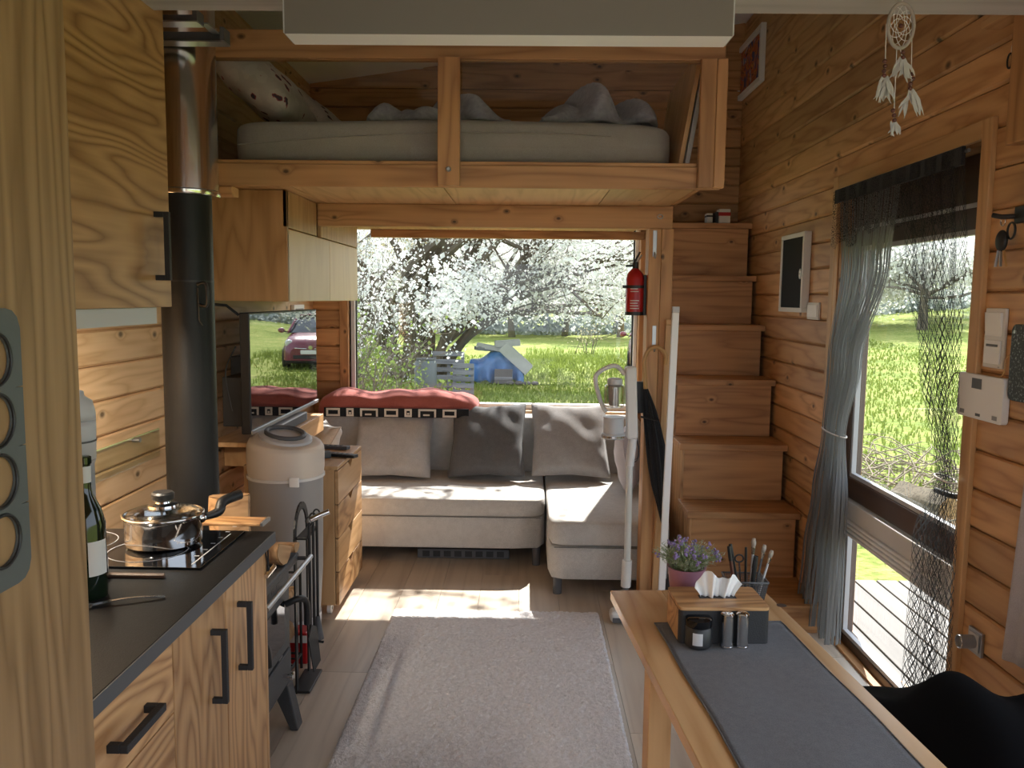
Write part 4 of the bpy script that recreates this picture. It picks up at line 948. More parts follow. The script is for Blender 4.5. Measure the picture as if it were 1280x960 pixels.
def upper():
    X = -.905; y0, y1 = 1.30, onX(215, 383, -.905).y; zb = onX(215, 383.5, X).z
    r = root('wall_unit', 'oak-veneered wall cupboard with a black bar handle above the worktop', 'cabinet', (-1.15, 1.8, zb))
    bx('carcass', 'plyZ', r, XL+.002, X-.021, y0, y1-.002, zb+.002, 2.62, 0)
    d = bx('door', 'plyY', r, X-.020, X, y0, y1, zb, 2.62, .0015)
    a = onX(193, 268, X); b = onX(193, 347, X)
    handle(d, (X, a.y, a.z), (X, a.y, b.z), (.03, 0, 0), t=.013)
    h = root('cooker_hood', 'slim pale grey extractor under the wall cupboard', 'hood', (-1.15, 1.8, zb-.05))
    zl = onX(205, 404, X-.02).z
    bx('body', 'mint', h, XL+.003, X-.03, y0, y1-.035, zl, zb-.001, .002); bx('front_lip', 'lgrey', h, X-.0298, X-.024, y0, y1-.035, zl, zb-.001, .001)
    bx('lamp', 'lampglass', h, X-.20, X-.12, y0+.25, y1-.12, zl-.003, zl-.0005, 0)
    l = bpy.data.lights.new('hood_lamp', 'AREA'); l.shape = 'RECTANGLE'; l.size = .08; l.size_y = .4; l.energy = 28; l.color = (1, .88, .70); lo = bpy.data.objects.new('hood_lamp', l); COL.objects.link(lo); lo.location = (X-.16, (y0+y1)/2+.10, zl-.006); lo.rotation_euler = (0, math.radians(42), 0)
upper()

# ================================================================== STOVE AND FLUE
def stove():
    X = -.80; y0, y1 = 2.26, 2.72; x0 = -1.26; zb = .16; zt = .60
    r = root('wood_stove', 'small black cast-iron wood stove beside the kitchen end', 'stove', ((X+x0)/2, (y0+y1)/2, 0))
    bx('body', 'iron', r, x0, X-.01, y0, y1, zb, zt-.03, .01)
    bx('top_plate', 'iron', r, x0-.01, X+.035, y0-.02, y1+.02, zt-.028, zt, .006)
    f = bx('front', 'iron', r, X-.0098, X+.004, y0, y1, zb, zt-.03, .004)
    for k in range(5): bx('vent_slot', 'black', f, X+.0035, X+.0046, y0+.10+k*.055, y0+.13+k*.055, zt-.075, zt-.062, 0)
    d = bx('door', 'iron', r, X+.0042, X+.018, y0+.05, y1-.06, .30, .51, .004)
    bx('window_glass', 'hob', d, X+.0182, X+.0195, y0+.10, y1-.11, .335, .48, .001)
    g = MB().tube(bez([(X+.02, y1-.10, .46), (X+.06, y1-.09, .475), (X+.075, y1-.05, .45), (X+.075, y1-.04, .37)]), .011, 10).build('door_handle', 'black', d, smooth='all')
    MB().tube(bez([(X+.02, y0+.06, .44), (X+.05, y0+.06, .445), (X+.055, y0+.07, .38)]), .010, 10).build('air_lever', 'black', d, smooth='all')
    a = bx('ash_door', 'iron', r, X+.0042, X+.016, y0+.03, y1-.03, .175, .285, .004); MB().lathe([(.006, 0), (.006, .02), (.015, .024), (.015, .032), (.008, .036)], (X+.016, y1-.12, .225), 16, 'X').build('knob', 'chrome', a, smooth=True)
    for sx, sy in ((x0+.03, y0+.03), (x0+.03, y1-.03), (X-.02, y0+.03), (X-.02, y1-.03)):
        s = -1 if sy < 2.4 else 1; ox = .05 if sx > -1 else -.03
        MB().prism([(sx-.03, zb), (sx+.03, zb), (sx+ox+.014, 0), (sx+ox-.012, 0)], sy-.03, sy+.03, 'Y').build('leg', 'iron', r, bevel=.004)
    # towel rail in front of the top
    rl = MB().tube([(X+.075, y0-.01, zt-.015), (X+.075, y1+.02, zt-.015)], .008, 10).build('rail', 'zinc', r, smooth=True)
    for y in (y0+.01, y1): MB().tube([(X+.03, y, zt-.016), (X+.075, y, zt-.015)], .007, 8).build('rail_bracket', 'iron', rl, smooth=True)
    bx('badge', 'zinc', r, X+.016, X+.0172, y1-.17, y1-.13, .295, .30, 0)
    # flue
    px_, py_ = -1.065, 2.60; R = .079
    zf = onY(238, 246, py_).z; ztop = zc(px_)
    f = root('flue_pipe', 'black stove pipe with a shiny steel sleeve rising to the roof', 'flue', (px_, py_, zt))
    MB().lathe([(R, 0), (R, zf-zt+.02)], (px_, py_, zt+.001), 40).build('black_pipe', 'pipe', f, smooth=True)
    z2 = onY(238, 331+22, py_).z
    MB().lathe([(R+.001, 0), (R+.001, .006)], (px_, py_, z2), 40).build('joint', 'black', f, smooth=True)
    MB().lathe([(.104, 0), (.106, .004), (.106, .014), (.101, .018), (.101, ztop-zf-.05)], (px_, py_, zf), 44).build('steel_sleeve', 'flue', f, smooth=True)
    a = onY(256, 356, py_-.06); b = onY(256, 381, py_-.06)
    q = Vector((px_+.055, py_-.058, 0))
    MB().tube(bez([(q.x, q.y, a.z), (q.x+.03, q.y-.012, a.z+.002), (q.x+.032, q.y-.012, b.z), (q.x+.006, q.y-.002, b.z)], 8), .005, 8).build('damper_handle', 'black', f, smooth='all')
    MB().tube([(q.x+.002, q.y-.004, a.z-.01), (q.x+.005, q.y-.006, a.z-.11), (q.x+.014, q.y-.002, a.z-.125)], .0018, 5).build('wire', 'black', f)
stove()
def metal_profiles():
    # square steel channels carrying the flue, under the tie beam
    r = root('flue_bracket', 'square steel channels bracing the flue under the tie beam', 'bracket', (-1.1, 2.5, 2.25))
    a = onY(262, 38, 2.42); b = onY(245, 22, 2.27)
    def chan(x0, x1, y, z0, z1, nm):
        t = .004
        bx(nm, 'zinc', r, x0, x1, y, y+.05, z0, z0+t, 0); bx('channel_back', 'dgrey', r, x0, x1, y+.046, y+.05, z0+t, z1, 0); bx('channel_end', 'dgrey', r, x1-.012, x1, y, y+.0455, z0+t+.0003, z1, 0)
    p = onY(280, 52, 2.44); q = onY(280, 38, 2.44); chan(XL+.003, p.x, 2.44, p.z, q.z+.01, 'channel_web')
    p = onY(246, 27, 2.30); q = onY(246, 16, 2.30); chan(XL+.003, p.x, 2.30, p.z, q.z+.01, 'channel_web')
    p1 = onY(250, 22, 2.32); p2 = onY(268, 36, 2.43); MB().bar((p1.x, 2.35, p.z+.012), (p2.x, 2.44, p.z+.012), .02, .004).build('tie_strip', 'zinc', r)
metal_profiles()

# ================================================================== FIREWOOD, TOOLS
def log(name, lab, c, L, R, rot, seed, split=True, group='firewood by the stove'):
    rnd = random.Random(seed); n = 12; r = root(name, lab, 'log', (0, 0, 0), group)
    rad = [R*(1+rnd.uniform(-.12, .12)) for _ in range(n)]
    pts = [(rad[k]*math.cos(2*PI*k/n), rad[k]*math.sin(2*PI*k/n)*(.75 if split else 1)) for k in range(n)]
    if split: pts = [(x, max(y, -.25*R)) for x, y in pts]
    mb = MB(); m = 6
    for i in range(m+1):
        for x, y in pts: mb.v.append(Vector((x*(1+rnd.uniform(-.05, .05)), -L/2+L*i/m, y*(1+rnd.uniform(-.05, .05)))))
    for i in range(m):
        for k in range(n): a, b = i*n+k, i*n+(k+1) % n; mb.f.append((a, b, b+n, a+n))
    mb.build('bark', 'barkw' if not split else 'logend', r, smooth=True)
    for s in (-1, 1):
        e = MB(); e.v = [Vector((x*.985, s*(L/2+.001), y*.985)) for x, y in pts]; e.f = [tuple(range(n))[::s]]; e.build('cut_end', 'logend', r)
    r.location = c; r.rotation_euler = rot; return r
log('firewood_log', 'split log standing on the stove behind the pan handle', (-.885, 2.42, .601+.137), .27, .055, (math.radians(90), 0, math.radians(20)), 2)
log('firewood_log', 'thick split log lying on the stove by the worktop corner', (-.870, 2.60, .601+.052), .20, .062, (0, math.radians(200), math.radians(84)), 3)
log('firewood_log', 'thin pale log lying at the far end of the stove top', (-.86, 2.708, .601+.030), .19, .032, (0, math.radians(190), math.radians(90)), 4)
def crate():
    # low rack with a few logs between stove and bin
    r = root('log_rack', 'black wire rack of firewood between stove and bin', 'rack', (-.96, 2.97, 0))
    x0, x1, y0, y1 = -1.13, -.875, 2.86, 3.14
    for x in (x0, x1):
        for y in (y0, y1): MB().tube([(x, y, 0), (x, y, .40)], .006, 6).build('upright', 'black', r)
    for z in (.06, .39):
        for a, b in (((x0, y0), (x1, y0)), ((x1, y0), (x1, y1)), ((x1, y1), (x0, y1)), ((x0, y1), (x0, y0))): MB().tube([(*a, z), (*b, z)], .005, 6).build('cross_wire', 'black', r)
    for k in range(4): MB().tube([(x0, y0+.05+k*.06, .06), (x1, y0+.05+k*.06, .06)], .004, 6).build('floor_wire', 'black', r)
crate()
for i, (x, z) in enumerate(((-1.06, .09), (-.95, .09), (-1.0, .17), (-.92, .17), (-1.05, .245), (-.95, .25), (-1.0, .325), (-.92, .33))):
    log('firewood_log', ('brown', 'pale', 'reddish', 'grey', 'thick', 'thin', 'dark', 'short')[i]+' split log in the wire rack, '+('bottom row at the wall', 'bottom row at the front', 'second row at the wall', 'second row at the front', 'third row at the wall', 'third row at the front', 'top row at the wall', 'top row at the front')[i], (x, 3.0, z), .24, .036, (0, math.radians(25*i), 0), 20+i)
def tools():
    cx, cy = -.805, 3.02
    r = root('fireside_tools', 'black fireside tool stand with an arched top and hanging shovel', 'tool stand', (cx, cy, 0))
    p = onY(377, 690, cy); q = onY(408, 690, cy); zt = onY(395, 632, cy).z
    # arch of flat bar
    w = .085
    arch = [(cx-.03, cy-w, 0), (cx-.03, cy-w, zt-.10)]+[(cx-.03, cy-w*math.cos(PI*k/10), zt-.10+.10*math.sin(PI*k/10)) for k in range(1, 10)]+[(cx-.03, cy+w, zt-.10), (cx-.03, cy+w, 0)]
    mb = MB()
    for a, b in zip(arch, arch[1:]): mb.bar(a, b, .026, .006, (1, 0, 0))
    mb.build('arch', 'black', r)
    bx('foot', 'black', r, cx-.05, cx+.02, cy-w-.01, cy+w+.01, 0, .010)
    bx('hook_bar', 'black', r, cx-.028, cx+.012, cy-w+.006, cy+w-.006, zt-.11, zt-.10, .002)
    for k, dy in enumerate((-.055, 0, .055)):
        t = MB().tube([(cx+.015, cy+dy, zt-.05), (cx+.015, cy+dy, .22)], .0055, 8).build('rod', 'black', r, smooth=True)
        MB().tube([(cx+.015+.012*math.cos(2*PI*i/14), cy+dy, zt-.045+.016*math.sin(2*PI*i/14)) for i in range(15)], .0035, 6, False).build('eye', 'black', t, smooth='all')
        if k == 0:
            s = MB().prism([(-.05, -.13), (.05, -.13), (.06, 0), (.0, .03), (-.06, 0)], -.0018, .0018, 'X'); s.v = [Vector((cx+.022+v.x-.12*v.z, cy+dy+v.y, .22+v.z)) for v in s.v]; s.build('shovel_blade', 'blackm', t)
            MB().tube(bez([(cx+.02, cy+dy, zt-.04), (cx+.045, cy+dy+.01, zt-.028), (cx+.085, cy+dy+.02, zt-.012)]), .010, 10).build('grip', 'chrome', t, smooth='all')
        if k == 2: MB().tube([(cx+.015, cy+dy, .24), (cx+.015, cy+dy, .15)], [.008, .022], 12).build('brush_head', 'dgrey', t)
        if k == 1: MB().tube(bez([(cx+.015, cy, .22), (cx+.02, cy, .17), (cx+.05, cy, .16)]), .005, 6).build('poker_tip', 'black', t)
tools()
def red_pack():
    c = onZ(384, 852, 0); o = root('firelighter_pack', 'dark red packet on the floor behind the tool stand', 'packet', (-.90, 3.19, 0)); bx('pack', 'red', o, -.93, -.86, 3.17, 3.26, 0, .13, .006); bx('flap', 'paper', o, -.93, -.86, 3.168, 3.1695, .09, .12, 0)
red_pack()
# ---- white box fitting on the tie beam
def ceiling_box():
    p = onY(355.5, 43.1, 1.865); q = onY(916, 43.1, 1.865); zb = (p.z+q.z)/2
    r = root('box_fitting', 'long white box-shaped fitting fixed to the grey beam', 'fitting', ((p.x+q.x)/2, 1.9, zb))
    bx('casing', 'white', r, p.x, q.x, 1.870, 1.948, zb, 2.36, .001); bx('front_panel', 'taupe', r, p.x, q.x, 1.865, 1.8698, zb, 2.36, .001)
    for x, s in ((p.x, -1), (q.x, 1)): bx('end_cap', 'lgrey', r, x, x+s*.003, 1.866, 1.947, zb+.002, 2.358, 0)
ceiling_box()
# ================================================================== TABLE AND WHAT IS ON IT
TZ = .75; TROT = math.radians(4.6)
T0 = Vector((.217, 1.998, 0))                       # far left corner of the top
def tw(u, v, z=TZ):                                  # table space: u to the right, v towards the viewer
    c, s = math.cos(TROT), math.sin(TROT); return Vector((T0.x+u*c+v*s, T0.y+u*s-v*c, z))
def tuv(p):
    d = p-T0; c, s = math.cos(TROT), math.sin(TROT); return (d.x*c+d.y*s, d.x*s-d.y*c)
def table():
    W_, L_ = .385, 1.25; t = .024
    r = root('dining_table', 'narrow pine table with a dark runner at the lower right', 'table', (0, 0, 0))
    # top of three glued boards, built in table space
    def b(name, mat, u0, u1, v0, v1, z0, z1, par=r, bev=.003):
        o = MB().box(u0, u1, -v1, -v0, z0, z1).build(name, mat, par, bevel=bev); return o
    for i in range(3): b('top_board', 'tablew', W_*i/3+.0003, W_*(i+1)/3-.0003, 0, L_, TZ-t, TZ, bev=.0015)
    b('apron', 'paleY', .05, .068, .08, L_-.08, TZ-.09, TZ-t); b('apron', 'paleY', W_-.068, W_-.05, .08, L_-.08, TZ-.09, TZ-t)
    for u in (.025, W_-.075):
        for v in (.28, L_-.12): b('leg', 'paleZ', u, u+.05, v, v+.05, 0, TZ-t-.0005)
    p = tuv(onZ(977, 757, TZ)); MB().lathe([(.001, .0005), (.012, .0006)], (p[0], -p[1], TZ), 20).build('knot_plug', 'darkwY', r)
    r.location = (T0.x, T0.y, 0); r.rotation_euler = (0, 0, TROT)
    # runner
    cs = [onZ(815, 776, TZ), onZ(982.6, 783.5, TZ)]
    a, c = tuv(cs[0]), tuv(cs[1])
    rn = root('table_runner', 'dark grey linen runner along the pine table', 'runner', (0, 0, 0))
    u0, u1, v0 = a[0], c[0]-.004, (a[1]+c[1])/2
    def f(u, v):
        z = TZ+.0022+.0012*math.sin(3+u*9)*math.sin(v*14)+.0018*math.exp(-((v*1.0-.02)/.01)**2)
        return (u0+(u1-u0)*u+.0015*math.sin(19*v), -(v0+(L_-v0-.02)*v), z)
    MB().grid(f, 24, 90).build('cloth', 'runner', rn, smooth='all', solid=.0022)
    for uu in (0, 1): MB().tube([V3(f(uu, k/40))+Vector((0, 0, .0015)) for k in range(41)], .0014, 5).build('hem', 'runner', rn)
    MB().tube([V3(f(k/20, 0))+Vector((0, 0, .0015)) for k in range(21)], .0016, 5).build('hem', 'runner', rn)
    rn.location = (T0.x, T0.y, 0); rn.rotation_euler = (0, 0, TROT)
table()
def tissue_box():
    z0 = TZ+.0045; a = onZ(849, 806, z0); c = onZ(957, 803, z0); w = (c-a).length+.004; ctr = (a+c)/2; D = .125; H = .078
    r = root('tissue_box', 'tissue box with a wooden lid and black sides', 'tissue box', (0, 0, 0))
    o = MB().prism(rr(w, D, .010), 0, H-.007, 'Z').build('body', 'blackm', r, smooth=True)
    MB().prism(rr(w, D, .010), H-.0068, H, 'Z').build('lid', 'plyX', r, smooth=True)
    bx('wood_end', 'plyX', r, -w/2-.0012, -w/2+.0002, -D/2+.012, D/2-.012, .004, H-.008, 0)
    bx('slot', 'black', r, -.04, .04, -.010, .010, H+.0002, H+.0006, 0)
    r.location = ctr+Vector((0, D/2, 0)); r.location.z = z0; r.rotation_euler = (0, 0, TROT*.5)
    t = root('tissue', 'white paper tissue pulled up from the tissue box', 'tissue', (0, 0, 0))
    top = [(-.050, .018), (-.042, .030), (-.030, .050), (-.018, .054), (-.008, .045), (.0, .036), (.008, .036), (.016, .039), (.026, .046), (.036, .044), (.046, .032), (.052, .026)]
    def f(u, v):
        k = u*(len(top)-1); i = min(int(k), len(top)-2); q = k-i; x1 = top[i][0]*(1-q)+top[i+1][0]*q; h = top[i][1]*(1-q)+top[i+1][1]*q
        xb = (-.036+.072*u); x = xb*(1-v**1.3)+x1*v**1.3
        fold = .011*math.sin(u*PI*5)*(.5+.5*v)+.005*math.sin(u*PI*11)
        return (x, fold-.004*v, h*v*1.12 if .06 < u < .94 else h*v*1.12)
    MB().grid(f, 40, 14).build('sheet', 'tissue', t, smooth='all', solid=.0008)
    t.location = ctr+Vector((0, D/2, 0)); t.location.z = z0+H+.0008; t.rotation_euler = (0, 0, TROT*.5)
tissue_box()
def jar():
    z0 = TZ+.0045; c = onZ(875, 812, z0); R = .0275; c = c+Vector((0, .02, 0))
    r = root('candle_jar', 'round black jar with a small label before the tissue box', 'jar', (c.x, c.y, z0))
    MB().lathe([(R-.004, 0), (R, .004), (R, .040), (R-.003, .044)], (c.x, c.y, z0), 32).build('body', 'black', r, smooth=True)
    MB().lathe([(R-.001, .0445), (R, .047), (R, .060), (R-.004, .063), (.001, .0635)], (c.x, c.y, z0), 32).build('lid', 'hob', r, smooth=True)
    mb = MB(); mb.grid(lambda u, v: (c.x+(R+.0004)*math.cos(-2.2+u*.75), c.y+(R+.0004)*math.sin(-2.2+u*.75), z0+.010+.026*v), 8, 1).build('label_paper', 'print', r)
    for i, (px, lab) in enumerate(((909.5, 'steel salt shaker next to the black jar'), (928.5, 'steel pepper shaker at the right end before the tissue box'))):
        c = onZ(px, 811, z0)+Vector((0, .011, 0)); R2 = .0128
        s = root('shaker', lab, 'shaker', (c.x, c.y, z0), 'steel shakers')
        MB().lathe([(R2+.001, 0), (R2+.001, .003), (R2, .004), (R2, .066)], (c.x, c.y, z0), 28).build('barrel', 'steel', s, smooth=True)
        k = MB().lathe([(R2, .0662), (R2+.0008, .067), (R2+.0008, .0705), (R2-.002, .073), (.001, .0735)], (c.x, c.y, z0), 28).build('cap', 'chrome', s, smooth=True)
        for q in range(5): MB().lathe([(.0012, .0736), (.0012, .0738)], (c.x+.005*math.cos(q*1.257), c.y+.005*math.sin(q*1.257), z0), 8).build('hole', 'black', k)
jar()
def plant():
    c = onZ(858, 745, TZ); c = Vector((c.x, 1.875, TZ)); zt = onY(858, 706, 1.875).z-.004
    c.x = onY(858, 720, 1.875).x
    r = root('lavender_pot', 'pink pot of dried lavender behind the tissue box', 'plant', (c.x, c.y, TZ))
    h = zt-TZ
    MB().lathe([(.028, 0), (.031, .003), (.043, h-.006), (.045, h), (.040, h), (.038, h-.012), (.001, h-.014)], (c.x, c.y, TZ+.0005), 36).build('pot', 'pinkpot', r, smooth=True)
    rnd = random.Random(11); st, fl, lf = MB(), MB(), MB()
    for i in range(190):
        a = rnd.uniform(0, 2*PI); sp = rnd.uniform(.0, 1)**.6; L = rnd.uniform(.03, .055); base = c+Vector((.03*math.cos(a)*rnd.random(), .03*math.sin(a)*rnd.random(), h-.014))
        tip = c+Vector((math.cos(a)*sp*.085, math.sin(a)*sp*.07, h+L*(1.25-.6*sp*sp)))
        mid = base.lerp(tip, .5)+Vector((0, 0, .012)); st.tube([base, mid, tip], [.0009, .0008, .0006], 4)
        if rnd.random() < .16:
            for k in range(5):
                q = tip+Vector((rnd.uniform(-.005, .005), rnd.uniform(-.005, .005), rnd.uniform(-.006, .006))); fl.sphere(q, .0030, nu=5, nv=4)
        for k in range(5):
            q = base.lerp(tip, rnd.uniform(.3, 1)); d = Vector((rnd.uniform(-1, 1), rnd.uniform(-1, 1), rnd.uniform(-.1, 1))).normalized()*rnd.uniform(.008, .016); sd = d.cross(Vector((0, 0, 1))).normalized()*.0013
            lf.quad(q-sd, q+sd, q+d+sd*.3, q+d-sd*.3)
    [tag(o, kind='stuff') for o in (st.build('stems', 'stem', r), fl.build('flowers', 'lavender', r), lf.build('leaves', 'paleleaf', r))]
plant()
def brush_basket():
    Y = 1.925; c = Vector((onY(931, 720, Y).x, Y, TZ+.001)); w0, w1, h = .070, .092, .062
    r = root('brush_holder', 'small black wire-mesh holder behind the tissue box', 'holder', tuple(c))
    def corner(t, k):
        w = (w0*(1-t)+w1*t)/2; d = (w0*(1-t)+w1*t)/2*.8; return c+Vector((w*(1, 1, -1, -1)[k], d*(-1, 1, 1, -1)[k], h*t))
    for s in range(4):
        mb = MB(); a, b = s, (s+1) % 4; N = 16
        for i in range(N+1): mb.tube([corner(0, a).lerp(corner(0, b), i/N), corner(1, a).lerp(corner(1, b), i/N)], .0007, 4, False)
        for j in range(1, 12): mb.tube([corner(j/12, a), corner(j/12, b)], .0007, 4, False)
        mb.build('mesh_side', 'dgrey', r)
    MB().tube([corner(1, k % 4) for k in range(5)], .0025, 6).build('rim', 'dgrey', r, smooth='all')
    MB().quad(*[corner(.01, k) for k in range(4)]).build('bottom', 'dgrey', r, solid=.0015)
    g = 'pens and make-up brushes in the wire holder'
    def stick(dx, dy, tx, px, py, rad, mat, lab, cat, tip=None):
        a = c+Vector((dx, dy, .0035)); b = onY(px, py, Y+dy+tx)
        o = root(cat.replace(' ', '_'), lab, cat, tuple(a), g)
        MB().tube([a, a.lerp(b, .75)], rad, 8).build('handle', mat, o, smooth=True)
        if tip == 'brush':
            MB().tube([a.lerp(b, .752), a.lerp(b, .86)], [rad*1.05, rad*1.5], 8).build('ferrule', 'steel', o, smooth=True); MB().tube([a.lerp(b, .862), a.lerp(b, .94), b], [rad*1.5, rad*2.0, rad*1.3], 10).build('bristles', 'brush', o, smooth='all')
        else: MB().tube([a.lerp(b, .752), b], [rad*1.15, rad*1.0], 8).build('cap', tip or mat, o, smooth=True)
    stick(-.020, -.012, .0, 911, 683, .0042, 'bead', 'dark red pen standing leftmost in the wire holder', 'pen', 'black')
    stick(-.008, .006, .01, 913, 680, .0040, 'black', 'black pen leaning left in the wire holder', 'pen', 'black')
    stick(.006, .010, .0, 932.5, 684, .0030, 'black', 'thin black brush in the middle of the wire holder', 'brush', 'black')
    stick(.012, -.004, .0, 942.5, 673, .0030, 'lgrey', 'tallest brush with a square pale tip in the wire holder', 'brush', 'brush')
    stick(.022, .004, .01, 956, 681, .0028, 'dgrey', 'brush with a broad pale tip at the right of the wire holder', 'brush', 'brush')
    stick(.026, -.010, .01, 965, 688, .0028, 'lgrey', 'fan brush leaning out at the far right of the wire holder', 'brush', 'brush')
    stick(.010, -.018, .0, 945, 695, .0055, 'black', 'short thick black mascara tube in the wire holder', 'tube', 'black')
    o = root('scissors', 'small scissors with dark loops standing in the wire holder', 'scissors', tuple(c), g)
    q = onY(924, 698, Y); MB().tube([q+Vector((.010*math.cos(2*PI*k/16), 0, .009*math.sin(2*PI*k/16))) for k in range(17)], .0022, 6, False).build('loop', 'black', o, smooth='all')
    MB().tube([q-Vector((0, 0, .009)), c+Vector((-.004, 0, .004))], .002, 6).build('blade', 'steel', o)
brush_basket()

# ================================================================== BENCH, COAT, TOWEL
def bench():
    r = root('bench', 'wooden bench along the right wall under a black coat', 'bench', (1.1, 1.5, 0))
    bx('seat', 'paleY', r, .86, 1.325, .55, 2.02, .42, .45)
    for x in (.88, 1.27):
        for y in (.60, 1.92): bx('leg', 'paleZ', r, x, x+.045, y, y+.045, 0, .4195)
    c = root('coat', 'black coat thrown over the bench in the corner', 'coat', (1.1, 1.6, .45))
    rnd = random.Random(5)
    def f(u, v):
        x = .80+.48*u; y = .75+1.33*v
        h = .10+.05*math.sin(5*u+2+3*v)+.035*math.sin(9*v+4*u)+.025*math.sin(14*u-5*v)
        e = max(0, min(1, min(u*5, (1-v)*6, 1)))
        z = .455+h*e*(1.0+.5*u*(1-v))
        if u < .08: x = .83-.02*math.sin(8*v); z = .455-(.08-u)*2.2
        return (x, y+.03*math.sin(6*u)*v, z)
    MB().grid(f, 40, 60).build('cloth', 'coat', c, smooth='all', solid=.012)
bench()
def towel():
    a = onX(1262, 690, XR-.03); b = onX(1257, 822, XR-.03); y1 = b.y; zt, zb = 1.12, b.z
    r = root('towel', 'pale lilac towel hanging on the right wall at the picture edge', 'towel', (XR-.03, y1-.12, zb))
    def f(u, v):
        return (XR-.035-.012*math.sin(u*9)-.006*math.sin(u*23), y1-.02*(1-v)*0-.28*u-.05*v*(1-u), zb+(zt-zb)*v+.015*math.sin(4*u)*(1-v))
    MB().grid(f, 30, 24).build('cloth', 'lilac', r, smooth='all', solid=.006)
    MB().tube([(XR-.002, y1-.10, zt-.01), (XR-.045, y1-.10, zt-.005), (XR-.05, y1-.10, zt+.02)], .006, 8).build('hook', 'zinc', r, smooth='all')
towel()

# ================================================================== RIGHT WALL FITTINGS
def on_wall(px, py): return onX(px, py, XR-.001)
def wall_box(nm, mat, par, pts, t, bevel=.003, base=0):
    """box on the right wall spanning the pixel corners pts (min/max of y,z)"""
    P = [on_wall(*p) for p in pts]; ys = [p.y for p in P]; zs = [p.z for p in P]
    return bx(nm, mat, par, XR-.001-base-t, XR-.001-base, min(ys), max(ys), min(zs), max(zs), bevel)
def switches():
    a, b = on_wall(1237, 385), on_wall(1231, 458)
    y1 = a.y; y0 = on_wall(1262, 386).y; zt, zb = a.z, b.z
    r = root('light_switch', 'white double switch and socket plate above the scale', 'switch', (XR, (y0+y1)/2, zb))
    X = XR-.001
    bx('plate', 'offwhite', r, X-.010, X, y0, y1, zb, zt, .003); zm = (zt+zb)/2; w = y1-y0
    rk = MB().prism([(X-.010, zm+.006), (X-.013, zm+.006), (X-.019, zt-.012), (X-.010, zt-.012)], y0+.010, y1-.010, 'Y').build('rocker', 'white', r, bevel=.001)
    bx('insert', 'white', r, X-.014, X-.0102, y0+.010, y1-.010, zb+.012, zm-.006, .001); bx('card_slot', 'dgrey', r, X-.0155, X-.0142, y0+.020, y1-.022, zm-.024, zm-.017, .0005)
    bx('label_mark', 'grey', r, X-.0105, X-.0102, y0+.012, y0+.02, zb+.003, zb+.006, 0)
    # small switch further along, by the framed board
    a, b = on_wall(1012, 378), on_wall(1025, 400); z1, z0 = a.z, b.z
    s = root('light_switch', 'small white switch beside the framed black board', 'switch', (X, (a.y+b.y)/2, z0))
    bx('plate', 'offwhite', s, X-.010, X, b.y, a.y, z0, z1, .002); bx('rocker', 'white', s, X-.015, X-.0102, b.y+.012, a.y-.012, z0+.012, z1-.012, .001)
    # flat white scale hung on the wall
    p = [on_wall(1207, 462), on_wall(1264, 476), on_wall(1205, 517), on_wall(1262, 533)]
    y1 = (p[0].y+p[2].y)/2; y0 = (p[1].y+p[3].y)/2; zt = (p[0].z+p[1].z)/2; zb = (p[2].z+p[3].z)/2
    k = root('kitchen_scale', 'flat white scale with a small grey display hung on the wall', 'scale', (X, (y0+y1)/2, zb))
    o = MB().prism([((y0+y1)/2+u, (zt+zb)/2+v) for u, v in rr(y1-y0, zt-zb, .012)], X-.022, X-.002, 'X').build('body', 'white', k, smooth=True, bevel=.002)
    ym = (y0+y1)/2; W_ = y1-y0; H_ = zt-zb
    bx('display', 'dgrey', k, X-.0232, X-.0222, ym-.01, ym+W_*.17, zt-H_*.32, zt-H_*.09, 0)
    for q in (-.36, 0, .36):
        bx('touch_mark', 'dgrey' if q == 0 else 'grey', k, X-.0230, X-.0222, ym+q*W_-.012, ym+q*W_+.012, zb+H_*.07, zb+H_*.07+(.008 if q == 0 else .012), 0)
    MB().tube(bez([(X-.004, y1-.04, zt+.002), (X-.015, y0+.03, zt+.004), (X-.012, y0+.012, zt+.06), (X-.003, y0-.03, zt+.075)]), .0025, 6).build('cord', 'cane', k)
    MB().tube(bez([(X-.006, y1-.004, zt-.01), (X-.02, y1+.03, zt-.01), (X-.02, y1+.06, zt-.06)]), .0022, 6).build('cord', 'darkw', k)
    # round plug in a square socket
    a, b = on_wall(1208, 777), on_wall(1232, 824); c = on_wall(1222, 802)
    hs = .036
    q = root('wall_socket', 'square steel-framed wall socket with a round grey plug', 'socket', (X, c.y, c.z-hs))
    bx('plate', 'zinc', q, X-.010, X, c.y-hs, c.y+hs, c.z-hs, c.z+hs, .002); bx('inner_plate', 'lgrey', q, X-.0125, X-.0102, c.y-.026, c.y+.026, c.z-.026, c.z+.026, .001)
    pl = MB().lathe([(.019, -.013), (.020, -.02), (.020, -.055), (.017, -.056), (.016, -.048)], (X, c.y, c.z), 28, 'X').build('plug', 'grey', q, smooth=True)
    MB().tube([(X-.055, c.y+.019*math.cos(2*PI*i/28), c.z+.019*math.sin(2*PI*i/28)) for i in range(29)], .0018, 6, False).build('ring', 'steel', pl, smooth='all')
    # speckled black panel at the frame edge
    a = on_wall(1270, 405); b = on_wall(1268, 500)
    z = root('speckled_panel', 'black speckled rounded panel at the right picture edge', 'panel', (X, a.y-.1, b.z)); cy = (min(a.y, b.y)+max(a.y, b.y))/2-.09
    MB().prism([(cy+u, (a.z+b.z)/2+v) for u, v in rr(.18, a.z-b.z, .02)], X-.016, X-.001, 'X').build('body', 'speckle', z, bevel=.002); MB().tube([(X-.016, cy+.07, a.z-.02), (X-.02, cy+.07, a.z-.02)], .005, 8).build('screw', 'zinc', z)
switches()
